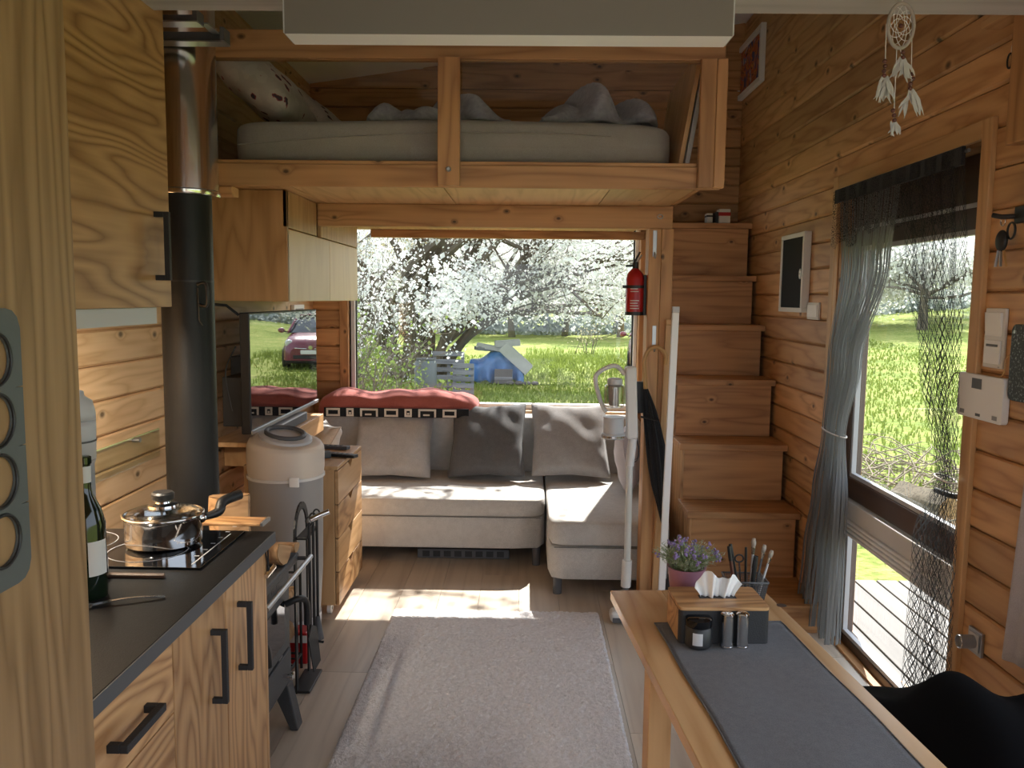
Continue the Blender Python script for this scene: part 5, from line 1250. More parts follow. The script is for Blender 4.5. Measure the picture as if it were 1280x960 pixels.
def keys():
    X = XR-.001; c = on_wall(1268, 285)
    r = root('key_hook', 'black key hook board on the right wall', 'key rack', (X, c.y, c.z-.05))
    bx('board', 'black', r, X-.012, X, c.y-.10, c.y-.015, c.z+.01, c.z+.055, .002)
    hk = MB().tube(bez([(X-.010, c.y-.02, c.z+.03), (X-.035, c.y, c.z+.03), (X-.05, c.y+.02, c.z+.036)]), .007, 10).build('hook', 'black', r, smooth='all')
    k = root('key_bunch', 'bunch of keys with a round black fob on the hook', 'keys', (X-.03, c.y, c.z-.07), None)
    MB().tube([(X-.030, c.y+.004+.011*math.cos(2*PI*i/20), c.z+.018+.012*math.sin(2*PI*i/20)) for i in range(21)], .0016, 6, False).build('ring', 'steel', k, smooth='all')
    MB().sphere((X-.03, c.y+.004, c.z-.035), .012, .024, .030, 18, 12).build('fob', 'black', k, smooth='all')
    for i, dy in enumerate((-.012, 0, .012)):
        a = MB().bar((X-.028-i*.004, c.y+dy*.4, c.z-.06), (X-.026-i*.004, c.y+dy*1.6, c.z-.105), .007, .002).build('key', 'zinc' if i else 'cane', k)
    MB().tube([(X-.025, c.y-.03+.018*math.cos(2*PI*i/20), c.z-.01+.022*math.sin(2*PI*i/20)) for i in range(21)], .003, 6, False).build('strap', 'black', k, smooth='all')
keys()
def frames():
    X = XR-.001
    # colourful picture high up
    P = [onX(925, 55, X-.02), onX(954, 35, X-.02), onX(925, 121, X-.02), onX(954, 103, X-.02)]
    y1, y0 = P[0].y, P[1].y; zt = (P[0].z+P[1].z)/2; zb = (P[2].z+P[3].z)/2
    r = root('picture_frame', 'small colourful abstract painting in a white frame high on the right wall', 'picture', (X, (y0+y1)/2, zb))
    t = .03
    for a in ((y0, y1, zt-t, zt), (y0, y1, zb, zb+t), (y0, y0+t, zb+t, zt-t), (y1-t, y1, zb+t, zt-t)): bx('frame_side', 'white', r, X-.03, X-.0005, a[0], a[1], a[2], a[3], .002)
    bx('canvas', 'swirls', r, X-.015, X-.002, y0+t, y1-t, zb+t, zt-t, 0)
    P = [onX(981, 295, X-.02), onX(1011, 289, X-.02), onX(976, 388, X-.02), onX(1004, 392, X-.02)]
    y1 = (P[0].y+P[2].y)/2; y0 = (P[1].y+P[3].y)/2; zt = (P[0].z+P[1].z)/2; zb = (P[2].z+P[3].z)/2
    r = root('black_board', 'framed black board with a white oval tab beside the stairs', 'board', (X, (y0+y1)/2, zb)); t = .022
    for a in ((y0, y1, zt-t, zt), (y0, y1, zb, zb+t), (y0, y0+t, zb+t, zt-t), (y1-t, y1, zb+t, zt-t)): bx('frame_side', 'offwhite', r, X-.035, X-.0005, a[0], a[1], a[2], a[3], .002)
    bx('panel', 'chalk', r, X-.030, X-.002, y0+t, y1-t, zb+t, zt-t, 0)
    MB().prism([(y0+t+.02+.013*math.cos(2*PI*i/20), zb+(zt-zb)*.48+.024*math.sin(2*PI*i/20)) for i in range(20)], X-.036, X-.0302, 'X').build('oval_tab', 'white', r); bx('slit', 'dgrey', r, X-.0366, X-.0361, y0+t+.012, y0+t+.028, zb+(zt-zb)*.48-.001, zb+(zt-zb)*.48+.001, 0)
    # white round thing behind the upright board: porcelain lamp edge
    c = onX(1258, 64, X-.03)
    l = root('wall_ornament', 'small white disc with a dark loop beside the upright board', 'ornament', (X-.02, c.y, c.z-.05))
    MB().lathe([(.001, -.004), (.035, -.004), (.04, -.001), (.001, -.001)], (X, c.y-.01, c.z+.01), 24, 'X').build('disc', 'white', l, smooth=True); MB().tube([(X-.008, c.y+.02+.012*math.cos(2*PI*i/16), c.z-.02+.02*math.sin(2*PI*i/16)) for i in range(17)], .0025, 6, False).build('loop', 'black', l, smooth='all')
frames()

# ================================================================== DREAM CATCHER
def dreamcatcher():
    Y = 1.935; c = onY(1125, 33, Y); rx = abs(onY(1141, 33, Y).x-c.x); rz = abs(onY(1125, 5, Y).z-c.z)
    r = root('dream_catcher', 'dream catcher with beads and white feathers hanging from the grey beam', 'dream catcher', (c.x, c.y, c.z-.25))
    A = math.radians(35)
    def q(x, z): return c+Vector((x, -.004, z))
    MB().tube([q(rx*math.cos(2*PI*k/36), rz*math.sin(2*PI*k/36)) for k in range(37)], .0042, 8, False).build('hoop', 'brush', r, smooth='all')
    mb = MB(); n = 9; R = 1.0; prev = [2*PI*k/n for k in range(n)]
    for lv in range(5):
        R2 = R*.78; nx = [a+PI/n for a in prev]
        for k in range(n):
            a0, a1, b = prev[k], prev[(k+1) % n], nx[k]
            mb.tube([q(rx*R*math.cos(a0), rz*R*math.sin(a0)), q(rx*R2*math.cos(b), rz*R2*math.sin(b))], .0007, 4, False); mb.tube([q(rx*R2*math.cos(b), rz*R2*math.sin(b)), q(rx*R*math.cos(a1), rz*R*math.sin(a1))], .0007, 4, False)
        prev = nx; R = R2
    mb.build('web', 'cord', r); MB().sphere(q(0, 0), .005, nu=10, nv=8).build('bead', 'bead', r, smooth='all')
    MB().tube([q(0, rz), q(0, rz+.03)], .0012, 5).build('hanger', 'cord', r)
    rnd = random.Random(4)
    def strand(px0, py0, px1, py1, beads, fl, nf=16):
        a = onY(px0, py0, Y-.004); b = onY(px1, py1, Y-.004)
        s = MB().tube([a, b], .001, 5).build('strand', 'cord', r)
        for k in range(beads): MB().sphere(b.lerp(a, .02)+Vector((rnd.uniform(-.003, .003), 0, k*.0105)), .0050, nu=10, nv=8).build('bead', 'bead', s, smooth='all')
        mb = MB()
        for k in range(nf):
            ang = rnd.uniform(-.5, .5); L = fl*rnd.uniform(.7, 1); d = Vector((math.sin(ang), rnd.uniform(-.25, .1), -math.cos(ang))); sd = d.cross(Vector((rnd.uniform(-.5, .5), 1, 0))).normalized()
            p = [b+d*(L*t)+sd*(.006*math.sin(t*3+k)) for t in (0, .25, .5, .75, 1)]; w = (.001, .003, .0038, .0026, .0004)
            for i in range(4): mb.quad(p[i]-sd*w[i], p[i]+sd*w[i], p[i+1]+sd*w[i+1], p[i+1]-sd*w[i+1])
        mb.build('feather', 'feather', s)
    strand(1108, 30, 1106, 96, 4, .065); strand(1125, 60, 1128, 72, 2, .06); strand(1140, 45, 1139, 112, 4, .065); strand(1121, 62, 1117, 152, 3, .035, 9)
dreamcatcher()

# ================================================================== CURTAINS
def curtain(name, mat, lab, rows, X, folds, seed, tie=None):
    """rows: (z, y_left, y_right, fold depth); interpolated into a pleated sheet with UV in metres of cloth"""
    N, M = 120, 90; mb = MB(); uv = []; rows = sorted(rows, reverse=True); rnd = random.Random(seed); ph = [rnd.uniform(0, 6) for _ in range(4)]
    CW = 1.0
    for j in range(M+1):
        t = j/M; z = rows[0][0]+(rows[-1][0]-rows[0][0])*t
        for i in range(len(rows)-1):
            if rows[i][0] >= z >= rows[i+1][0]: break
        k = (rows[i][0]-z)/max(1e-6, rows[i][0]-rows[i+1][0]); k = k*k*(3-2*k) if len(rows) > 2 else k
        yl = rows[i][1]*(1-k)+rows[i+1][1]*k; yr = rows[i][2]*(1-k)+rows[i+1][2]*k; dp = rows[i][3]*(1-k)+rows[i+1][3]*k
        for q in range(N+1):
            u = q/N; a = u*folds*2*PI+ph[0]+.5*math.sin(3*t+ph[1]); mb.v.append(Vector((X+dp*math.sin(a)+dp*.4*math.sin(2.3*a+ph[2]), yl+(yr-yl)*u+.25*dp*math.cos(a), z))); uv.append((u*CW, z))
    for j in range(M):
        for q in range(N): a = j*(N+1)+q; mb.f.append((a, a+1, a+N+2, a+N+1))
    r = root(name, lab, 'curtain', (X, (rows[0][1]+rows[0][2])/2, rows[-1][0]), 'door curtains')
    mb.build('cloth', mat, r, smooth='all', uv=uv)
    if tie:
        z, y0, y1, d = tie
        MB().tube([(X+(d+.008)*math.cos(2*PI*k/24), (y0+y1)/2+(abs(y1-y0)/2+.008)*math.sin(2*PI*k/24), z+.003*math.sin(2*PI*k/24)) for k in range(25)], .0035, 6, False).build('tie_band', 'cord', r, smooth='all')
    return r
def curtains():
    X = XR-.035
    y = lambda px, py: onX(px, py, X).y
    z = lambda px, py: onX(px, py, X).z
    tl = z(1042, 540)
    curtain('curtain', 'voile', 'grey voile curtain gathered left of the door', [
        (1.90, 3.52, y(1128, 225), .012), (z(1095, 330), y(1052, 330), y(1113, 330), .016), (z(1060, 450), y(1038, 450), y(1075, 450), .022), (tl, y(1030, 537), y(1056, 537), .016),
        (z(1035, 620), y(1020, 620), y(1056, 620), .03), (z(1028, 700), y(1008, 700), y(1052, 700), .032), (.05, y(1000, 770), y(1046, 800), .036)], X, 7, 2, (tl, y(1030, 537), y(1056, 537), .016))
    tr = z(1185, 598)
    curtain('curtain', 'net', 'dark net curtain gathered right of the door', [
        (1.90, y(1130, 225), 2.53, .008), (z(1170, 330), y(1137, 330), y(1209, 330), .012), (z(1180, 450), y(1157, 450), y(1199, 450), .014), (tr, y(1176, 597), y(1196, 597), .010),
        (z(1170, 680), y(1150, 680), y(1194, 680), .016), (.05, y(1141, 800), y(1191, 800), .020)], X-.01, 6, 5, (tr, y(1176, 597), y(1196, 597), .012))
    # lace valance
    r = root('lace_valance', 'dark lace valance across the top of the door', 'valance', (X-.03, 3.05, 1.7), 'door curtains')
    mb = MB(); uv = []; N, M = 120, 12
    for j in range(M+1):
        for i in range(N+1):
            u = i/N; dz = .205+.018*math.sin(u*34)+.025*math.sin(u*9); mb.v.append(Vector((X-.028+.006*math.sin(u*60), 2.525+1.01*u, 1.925-dz*j/M))); uv.append((u*1.1, j/M*.22))
    for j in range(M):
        for i in range(N): a = j*(N+1)+i; mb.f.append((a, a+1, a+N+2, a+N+1))
    mb.build('lace', 'lace', r, smooth='all', uv=uv); bx('header_tape', 'blackcloth', r, X-.024, X-.012, 2.52, 3.535, 1.875, 1.93, .002)
    MB().tube([(X-.012, 2.505, 1.915), (X-.012, 3.545, 1.915)], .006, 8).build('rod', 'dgrey', r, smooth=True)
curtains()
# ================================================================== BY THE POST: vacuum, umbrella, poles, extinguisher
def extinguisher():
    Y = 3.90; c = onY(791, 360, Y); zt = onY(791, 338, Y).z; zb = onY(791, 394, Y).z; cx = .556-.052; R = .042
    r = root('fire_extinguisher', 'red fire extinguisher in a black bracket on the pine post', 'extinguisher', (cx, Y, zb))
    h = zt-zb
    MB().lathe([(R-.006, 0), (R, .004), (R, h*.80), (R*.86, h*.92), (R*.5, h), (R*.3, h+.008)], (cx, Y, zb+.002), 32).build('cylinder', 'red', r, smooth=True)
    MB().lathe([(R+.002, 0), (R+.002, .016)], (cx, Y, zb), 32).build('base_ring', 'black', r, smooth=True)
    MB().lathe([(R*.32, 0), (R*.32, .03), (R*.2, .032)], (cx, Y, zt+.008), 16).build('valve', 'black', r, smooth=True)
    MB().bar((cx-.012, Y, zt+.022), (cx-.045, Y, zt+.020), .014, .010).build('nozzle', 'black', r, bevel=.002)
    MB().bar((cx-.004, Y, zt+.038), (cx+.018, Y-.01, zt+.085), .014, .006).build('lever', 'black', r, bevel=.001); MB().bar((cx+.0, Y, zt+.032), (cx+.026, Y-.01, zt+.070), .014, .006).build('lever', 'zinc', r, bevel=.001)
    MB().lathe([(R+.003, 0), (R+.003, .014)], (cx, Y, zb+h*.60), 32).build('strap', 'black', r, smooth=True); bx('strap_tab', 'black', r, cx-R-.016, cx-R+.001, Y-.008, Y+.008, zb+h*.60, zb+h*.60+.014, .001)
    bx('bracket', 'black', r, cx+R-.004, .5555, Y-.02, Y+.02, zb, zb+h*.9, .002)
    mb = MB(); mb.grid(lambda u, v: (cx+(R+.0006)*math.cos(-2.3+1.3*u), Y+(R+.0006)*math.sin(-2.3+1.3*u), zb+.03+(h*.5)*v), 10, 1); 
    for k in range(7):
        z = zb+.03+k*.012+(.03 if k > 3 else 0); m2 = MB().grid(lambda u, v: (cx+(R+.0009)*math.cos(-2.2+(1.0-.08*(k % 3))*u), Y+(R+.0009)*math.sin(-2.2+(1.0-.08*(k % 3))*u), z+.004*v), 10, 1); m2.build('print_line', 'paper', r)
extinguisher()
def vacuum():
    Y = 3.74
    r = root('stick_vacuum', 'white cordless stick vacuum standing against the post', 'vacuum', (.43, Y, 0))
    P = lambda px, py, dy=0: onY(px, py, Y+dy)
    top, low = P(788, 458), P(791, 548)
    MB().bar(P(788, 458)+Vector((0, 0, .0)), P(790, 548), .050, .055, (0, 1, 0)).build('motor_body', 'offwhite', r, bevel=.010, seg=3)
    MB().tube(bez([P(781, 468), P(771, 458), P(760, 459), P(746, 468), P(745, 480), P(752, 505), P(758, 515)], 8), .010, 10).build('grip', 'offwhite', r, smooth='all')
    c = P(768, 498, -.02); 
    d = MB().lathe([(.040, -.04), (.046, -.035), (.046, .055), (.040, .062)], c, 28).build('dust_cup', 'cupgl', r, smooth=True)
    MB().lathe([(.030, .062), (.034, .064), (.034, .088), (.026, .092)], c, 28).build('filter_cap', 'lgrey', d, smooth=True)
    MB().lathe([(.024, -.03), (.030, .06)], c, 20).build('cyclone', 'lgrey', d, smooth=True)
    c2 = P(767, 530, -.02); b = MB().lathe([(.050, -.065), (.054, -.06), (.054, -.045), (.046, -.04), (.046, .03), (.05, .034)], c2, 28).build('battery_cup', 'lgrey', r, smooth=True)
    MB().lathe([(.0545, -.060), (.0545, -.05)], c2, 28).build('band', 'steel', b, smooth=True)
    MB().tube([P(791, 548), P(787, 582)], .020, 14).build('collar', 'offwhite', r, smooth=True)
    MB().tube([P(787, 582), P(784, 700)], .0155, 14).build('tube', 'mint', r, smooth=True)
    MB().tube([P(784, 700), P(782, 733)], .023, 14).build('lower_collar', 'offwhite', r, smooth=True)
    MB().tube([P(782, 733), Vector((P(781, 740).x, Y-.02, .05))], .015, 10).build('neck', 'dgrey', r, smooth=True)
    x = P(781, 740).x
    h = MB().box(x-.075, x+.13, Y-.10, Y-.02, .002, .055).build('floor_head', 'offwhite', r, bevel=.02, seg=4); bx('brush_strip', 'dgrey', h, x-.065, x+.12, Y-.108, Y-.100, .008, .03, .002)
    MB().tube(bez([P(797, 490), P(792, 520), P(798, 560), P(796, 575), P(787, 579)]), .003, 6).build('power_cord', 'black', r, smooth='all')
    bx('charge_dock', 'black', r, .505, .555, Y+.09, Y+.13, P(797, 520).z, P(797, 480).z, .004)
vacuum()
def umbrella():
    Y = 3.79; P = lambda px, py, dy=0: onY(px, py, Y+dy)
    r = root('umbrella', 'furled black umbrella with a bent cane handle hanging on the post', 'umbrella', (.62, Y, .6))
    MB().tube(bez([P(831, 456), P(832, 445), P(826, 436), P(817, 434), P(809, 440), P(805, 452), P(806, 470), P(807, 486)], 8), .0095, 10).build('handle', 'cane', r, smooth='all')
    def f(u, v):
        a = 2*PI*u; R = (.010, .026, .033, .038, .040, .034, .020, .008); k = v*7; i = min(int(k), 6); t = k-i; Rr = (R[i]*(1-t)+R[i+1]*t)*(1+.22*math.sin(a*8+v*3))
        c = P(807, 486).lerp(P(829, 655), v)+Vector((0, 0, 0)); c.x += .012*math.sin(PI*v)
        return (c.x+Rr*math.cos(a), c.y+Rr*.8*math.sin(a), c.z)
    MB().grid(f, 64, 24).build('canopy', 'blackcloth', r, smooth='all')
    MB().tube([P(829, 655), P(831, 672)], .004, 8).build('tip', 'zinc', r); MB().tube([P(808, 520)+Vector((-.03, -.03, 0)), P(814, 524)+Vector((.03, -.035, 0))], .005, 6).build('strap', 'black', r)
umbrella()
def hooks():
    for lab, (px, y0, y1) in (('zinc strap hook high on the post below the beam', (819, 288, 321)), ('zinc strap hook on the post holding the umbrella', (818, 407, 437))):
        a, b = onY(px, y0, 3.842), onY(px, y1, 3.842)
        r = root('strap_hook', lab, 'hook', (a.x, 3.84, b.z), 'zinc hooks on the post')
        bx('strap', 'zinc', r, a.x-.009, a.x+.009, 3.841, 3.8445, b.z, a.z, .001); MB().tube(bez([(a.x, 3.841, b.z+.02), (a.x, 3.822, b.z-.006), (a.x, 3.805, b.z+.008)]), .0035, 6).build('hook_tip', 'zinc', r, smooth='all')
    c = onY(825, 271, 3.862); k = root('screw_eye', 'small screw eye on the loft beam above the post', 'hook', (c.x, 3.86, c.z)); MB().tube([(c.x+.012*math.cos(2*PI*i/18), 3.855, c.z+.009*math.sin(2*PI*i/18)) for i in range(19)], .0025, 6, False).build('eye', 'zinc', k, smooth='all'); MB().tube([(c.x+.012, 3.855, c.z), (c.x+.012, 3.8645, c.z)], .0025, 6).build('shank', 'zinc', k)
hooks()
def poles():
    for (t, b, w, m, lab, Y) in (((844.5, 391), (827, 735), .030, 'white', 'white profile leaning against the side of the stairs', 3.70), ((835.5, 406), (820, 700), .026, 'paleZ', 'pale wooden slat leaning behind the white profile', 3.835)):
        p = onY(*t, Y); q = onY(*b, Y); d = (q-p); e = p+d*((p.z-.004)/(p.z-q.z))
        r = root('leaning_stick', lab, 'slat', (e.x, e.y, 0)); MB().bar(e, p, w, .02, (0, 1, 0)).build('slat', m, r, bevel=.002)
        MB().bar(p-d*.0+(-d).normalized()*.0005, p-d*.022, w+.001, .021, (0, 1, 0)).build('end_cap', 'lgrey' if m == 'white' else m, r, bevel=.002)
poles()
def vent():
    # flat grille under the sofa front
    a = onZ(505, 690, .02); r = root('floor_heater', 'flat dark heater grille lying under the sofa', 'heater', (-.33, 4.62, 0)); bx('case', 'dgrey', r, -.60, -.08, 4.55, 4.72, .002, .055, .004)
    for k in range(8): bx('slot', 'black', r, -.57+k*.06, -.53+k*.06, 4.5485, 4.5495, .012, .045, 0)
vent()
# ================================================================== OUTSIDE
def ground():
    mb = MB(); rnd = random.Random(9)
    def hz(x, y):
        h = ZG; d = max(0, y-24)
        h += .02*math.sin(x*.7)*math.sin(y*.5)+.00035*d*d*0
        s = max(0, min(1, (x-1)/26)); h += max(0, y-22)*.055*s*s*(3-2*s)       # the meadow climbs to the right
        h += max(0, x-9)*.03
        return h
    xs = [-60+i*1.5 for i in range(95)]; ys = [-40+i*1.5 for i in range(100)]; w = len(xs)
    mb.v = [Vector((x, y, hz(x, y) if not (-2.4 < x < 2.6 and -3.6 < y < 6.4) else ZG-.02)) for y in ys for x in xs]
    mb.f = [(j*w+i, j*w+i+1, (j+1)*w+i+1, (j+1)*w+i) for j in range(len(ys)-1) for i in range(w-1)]
    o = mb.build('meadow', 'meadow', None, smooth='all', keep=True); tag(o, 'green spring meadow outside the window', 'meadow', kind='structure')
    # grass blades near the house and tufts further out
    mb = MB()
    def blade(x, y, L, w):
        z = hz(x, y)-.005; a = rnd.uniform(0, 2*PI); d = Vector((math.cos(a), math.sin(a), 0)); s = Vector((-d.y, d.x, 0))*w; b = d*L*rnd.uniform(.1, .6); p = Vector((x, y, z)); k = len(mb.v)
        mb.v += [p-s, p+s, p+b*.4+Vector((0, 0, L*.6))+s*.6, p+b*.4+Vector((0, 0, L*.6))-s*.6, p+b+Vector((0, 0, L*.9))]; mb.f += [(k, k+1, k+2, k+3), (k+3, k+2, k+4)]
    for i in range(26000):
        y = 7+22*rnd.random()**1.3; x = rnd.uniform(-.24, .20)*y+rnd.uniform(-.3, .3); t = math.sin(x*1.9+y*.7)+math.sin(y*1.3-x); blade(x, y, rnd.uniform(.05, .12)*(1+.5*(t > .7)), .006+.0005*y)
    for i in range(3200):
        y = rnd.gauss(27, 2.6); x = rnd.uniform(.0, 6.5); blade(x, y, rnd.uniform(.08, .16)+(.2*rnd.random() if math.sin(x*2.3)+math.sin(y*1.7) > .6 else 0), .018)
    for i in range(9000):
        x = rnd.uniform(2.8, 14); y = x*rnd.uniform(1.4, 3.2); blade(x, y, rnd.uniform(.05, .13), .006+.0008*y)
    tag(mb.build('grass', 'blade', None, keep=True), 'long grass blades of the meadow', 'grass', kind='stuff')
    return hz
HZ = ground()

def branches(mb, p, d, L, r, lv, rnd, tips, spread=.6, up=.12, low=-9, kids=3, seg=4):
    pts = [p]; rs = [r]; q = p.copy(); dd = d.copy()
    for i in range(seg):
        dd = (dd+Vector((rnd.uniform(-1, 1), rnd.uniform(-1, 1), rnd.uniform(-1, 1)))*.22+Vector((0, 0, up))).normalized()
        q = q+dd*(L/seg)
        if q.z < low: dd.z = abs(dd.z); q.z = low
        pts.append(q.copy()); rs.append(max(.004, r*(1-.55*(i+1)/seg)))
    mb.tube(pts, rs, 7 if lv > 2 else (5 if lv > 1 else 3), False)
    if lv <= 2: tips += [(x.copy(), lv) for x in pts[1:]]
    if lv <= 0: return
    for k in range(kids):
        t = rnd.uniform(.35, 1); i = min(seg-1, int(t*seg)); b = pts[i].lerp(pts[i+1], t*seg-i) if t < 1 else pts[-1]
        nd = (dd*.7+Vector((rnd.uniform(-1, 1), rnd.uniform(-1, 1), rnd.uniform(-.75, .75)))*spread*1.3).normalized()
        branches(mb, b, nd, L*rnd.uniform(.55, .75), rs[i]*.62, lv-1, rnd, tips, spread, up*.6, low, kids, seg)
def petals(mb, tips, n, rnd, s, jit):
    for i in range(n):
        c, lv = rnd.choice(tips); c = c+Vector((rnd.gauss(0, jit), rnd.gauss(0, jit), rnd.gauss(0, jit)))
        a = Vector((rnd.uniform(-1, 1), rnd.uniform(-1, 1), rnd.uniform(-1, 1))).normalized(); b = a.orthogonal().normalized(); e = s*rnd.uniform(.6, 1.3)
        c2 = a.cross(b); mb.quad(c-b*e-c2*e, c+b*e-c2*e, c+b*e+c2*e, c-b*e+c2*e)
def tree_big():
    rnd = random.Random(21); Y = 20.5; bs = onY(524, 470, Y); base = Vector((bs.x, Y, HZ(bs.x, Y)))
    r = root('blossom_tree', 'large old cherry tree in white blossom behind the wood pile', 'tree', tuple(base))
    tr, br, tips = MB(), MB(), []
    # several stems from one foot
    for k, (dx, lean, L, rad) in enumerate(((-.45, -.35, 2.4, .25), (-.15, -.10, 2.7, .32), (.12, .12, 2.6, .30), (.38, .62, 2.2, .20), (-.30, -.7, 2.0, .15), (.25, .45, 2.4, .17))):
        a = base+Vector((dx*.9, rnd.uniform(-.2, .2), -.1)); d = Vector((lean, rnd.uniform(-.25, .2), 1)).normalized()
        pts = [a]; q = a.copy(); dd = d
        for i in range(5): dd = (dd+Vector((rnd.uniform(-.12, .12), rnd.uniform(-.12, .12), 0))).normalized(); q = q+dd*L/5; pts.append(q.copy())
        tr.tube(pts, [rad*(1.25 if i == 0 else 1-.14*i) for i in range(6)], 12)
        branches(br, pts[-1], dd, rnd.uniform(2, 3), rad*.32, 3, rnd, tips, .6, .02, 1.05, 3)
        for j in range(6):
            nd = (dd*.35+Vector((rnd.uniform(-1.0, 1.4)+lean*1.1, rnd.uniform(-1, .8), rnd.uniform(-.05, .55)))).normalized(); b = pts[rnd.choice((2, 3, 4, 5))]
            branches(br, b, nd, rnd.uniform(2.8, 4.4), rad*.45, 3, rnd, tips, .62, .02, 1.05, 3)
    tr.build('trunk', 'barkw', r, smooth='all'); br.build('branches', 'twig', r)
    lo = [t for t in tips if t[0].z < 5.2 and not (abs(t[0].x-base.x) < .9 and t[0].z < 2.3 and t[0].y < Y+.5)]
    mb = MB(); petals(mb, lo, 95000, rnd, .019, .13); petals(mb, tips, 9000, rnd, .045, .18); tag(mb.build('blossom', 'blossom', r), kind='stuff')
    mb = MB(); petals(mb, [t for t in lo if t[0].x < base.x+.6], 9000, rnd, .022, .13); tag(mb.build('buds', 'bud', r), kind='stuff')
    return r
tree_big()
def shrub(name, lab, px, Y, spread, H, n, seed, leaf, nl, lm='leafgreen', cat='shrub', depth=1.0, s=.02):
    rnd = random.Random(seed); b = onY(px, 480, Y); base = Vector((b.x, Y, HZ(b.x, Y))); r = root(name, lab, cat, tuple(base)); mb, tips = MB(), []
    for k in range(n):
        d = Vector((rnd.uniform(-spread, spread), rnd.uniform(-spread, spread)*depth, 1)).normalized()
        branches(mb, base+Vector((rnd.uniform(-.35, .35), rnd.uniform(-.3, .3), -.05)), d, H*rnd.uniform(.6, 1), .016, 2, rnd, tips, .5, .06, ZG+.05, 3, 4)
    mb.build('stems', 'twig', r)
    if nl:
        l = MB(); petals(l, tips, nl, rnd, s, .06); tag(l.build('leaves', lm, r), kind='stuff')
    return r
shrub('leafy_shrub', 'twiggy shrub with fresh leaves close to the left of the window', 452, 11.0, .55, 1.3, 18, 31, True, 900)
shrub('blossom_shrub', 'tall blossoming shrub filling the left of the window', 448, 14.0, .42, 2.2, 18, 33, True, 3000, 'blossom', s=.016)
shrub('leafy_shrub', 'low shrub with yellow-green shoots before the slatted pallet', 500, 12.5, .7, .7, 10, 35, True, 1400, 'leafgreen')
shrub('dry_shrub', 'small dry weed clump standing in the meadow', 728, 30.0, .35, 1.0, 7, 37, False, 160, 'bud', 'weed')

def house_tree():
    # tree beside the house whose boughs reach over the window and dapple the sofa
    rnd = random.Random(41); base = Vector((-3.6, 8.2, HZ(-3.6, 8.2))); r = root('young_tree', 'young tree close beside the house with boughs over the window', 'tree', tuple(base)); t, br, tips = MB(), MB(), []
    t.tube(bez([base-Vector((0, 0, .1)), base+Vector((.05, 0, 1.6)), base+Vector((.25, 0, 3.4)), base+Vector((.2, 0, 5.2))]), [.13-.0015*i for i in range(49)], 8); t.build('trunk', 'barkw', r, smooth='all')
    for k in range(5):
        b = base+Vector((.2, 0, 3.0+.28*k)); e = Vector((rnd.uniform(.2, 1.3), 8.0+rnd.uniform(-.5, .5), 3.7+.11*k)); pts = bez([b, b.lerp(e, .5)+Vector((0, 0, .15)), e], 8); br.tube(pts, [.035*(1-.85*i/len(pts))+.005 for i in range(len(pts))], 5, False)
        for i in range(3, len(pts), 2): branches(br, pts[i], Vector((rnd.uniform(-.3, 1), rnd.uniform(-1, 1), rnd.uniform(-.15, .2))).normalized(), rnd.uniform(.35, .7), .009, 1, rnd, tips, .5, 0, 3.5, 3, 3)
    br.build('branches', 'twig', r); l = MB(); petals(l, tips, 1500, rnd, .018, .05); tag(l.build('leaves', 'blossom', r), kind='stuff')
house_tree()
def blossom_trees():
    # row of flowering trees behind, right of the old cherry, and beside the door view
    spots = ((640, 43.0, 'flowering tree right behind the old cherry', 51), (705, 45.0, 'flowering tree in the middle distance above the meadow', 52), (775, 43.0, 'flowering tree at the right side of the window view', 53), (450, 34.0, 'flowering tree at the left side of the window view', 54), (560, 46.0, 'flowering tree farthest behind the old cherry', 55))
    for px, Y, lab, sd in spots:
        rnd = random.Random(sd); b = onY(px, 430, Y); base = Vector((b.x, Y, HZ(b.x, Y))); r = root('blossom_tree', lab, 'tree', tuple(base), 'flowering trees behind the meadow'); t, br, tips = MB(), MB(), []
        top = base+Vector((rnd.uniform(-.3, .3), 0, 1.6)); t.tube([base-Vector((0, 0, .1)), base.lerp(top, .5), top], [.2, .15, .13], 8); t.build('trunk', 'barkw', r, smooth='all')
        for k in range(9): branches(br, base.lerp(top, rnd.uniform(.65, 1)), Vector((rnd.uniform(-1, 1), rnd.uniform(-1, 1), rnd.uniform(.05, .9))).normalized(), rnd.uniform(2.4, 3.6), .07, 2, rnd, tips, .65, .05, .9, 4)
        br.build('branches', 'twig', r); mb = MB(); petals(mb, tips, 17000, rnd, .05, .25); tag(mb.build('blossom', 'blossom', r), kind='stuff')
blossom_trees()
def door_trees():
    for X, Y, lab, sd in ((17.5, 37.0, 'flowering tree seen through the middle of the door', 61), (24.0, 42.0, 'flowering tree seen through the right of the door', 62), (15.0, 40.0, 'flowering tree seen through the left of the door', 63)):
        rnd = random.Random(sd); base = Vector((X, Y, HZ(X, Y))); r = root('blossom_tree', lab, 'tree', tuple(base), 'flowering trees beyond the door'); t, br, tips = MB(), MB(), []
        top = base+Vector((0, 0, 1.8)); t.tube([base-Vector((0, 0, .1)), top], [.25, .16], 8); t.build('trunk', 'barkw', r)
        for k in range(9): branches(br, base.lerp(top, rnd.uniform(.65, 1)), Vector((rnd.uniform(-1, 1), rnd.uniform(-1, 1), rnd.uniform(.05, .9))).normalized(), rnd.uniform(2.6, 3.8), .08, 2, rnd, tips, .65, .05, HZ(X, Y)+1.0, 4)
        br.build('branches', 'twig', r); mb = MB(); petals(mb, tips, 12000, rnd, .055, .28); tag(mb.build('blossom', 'blossom', r), kind='stuff')
door_trees()
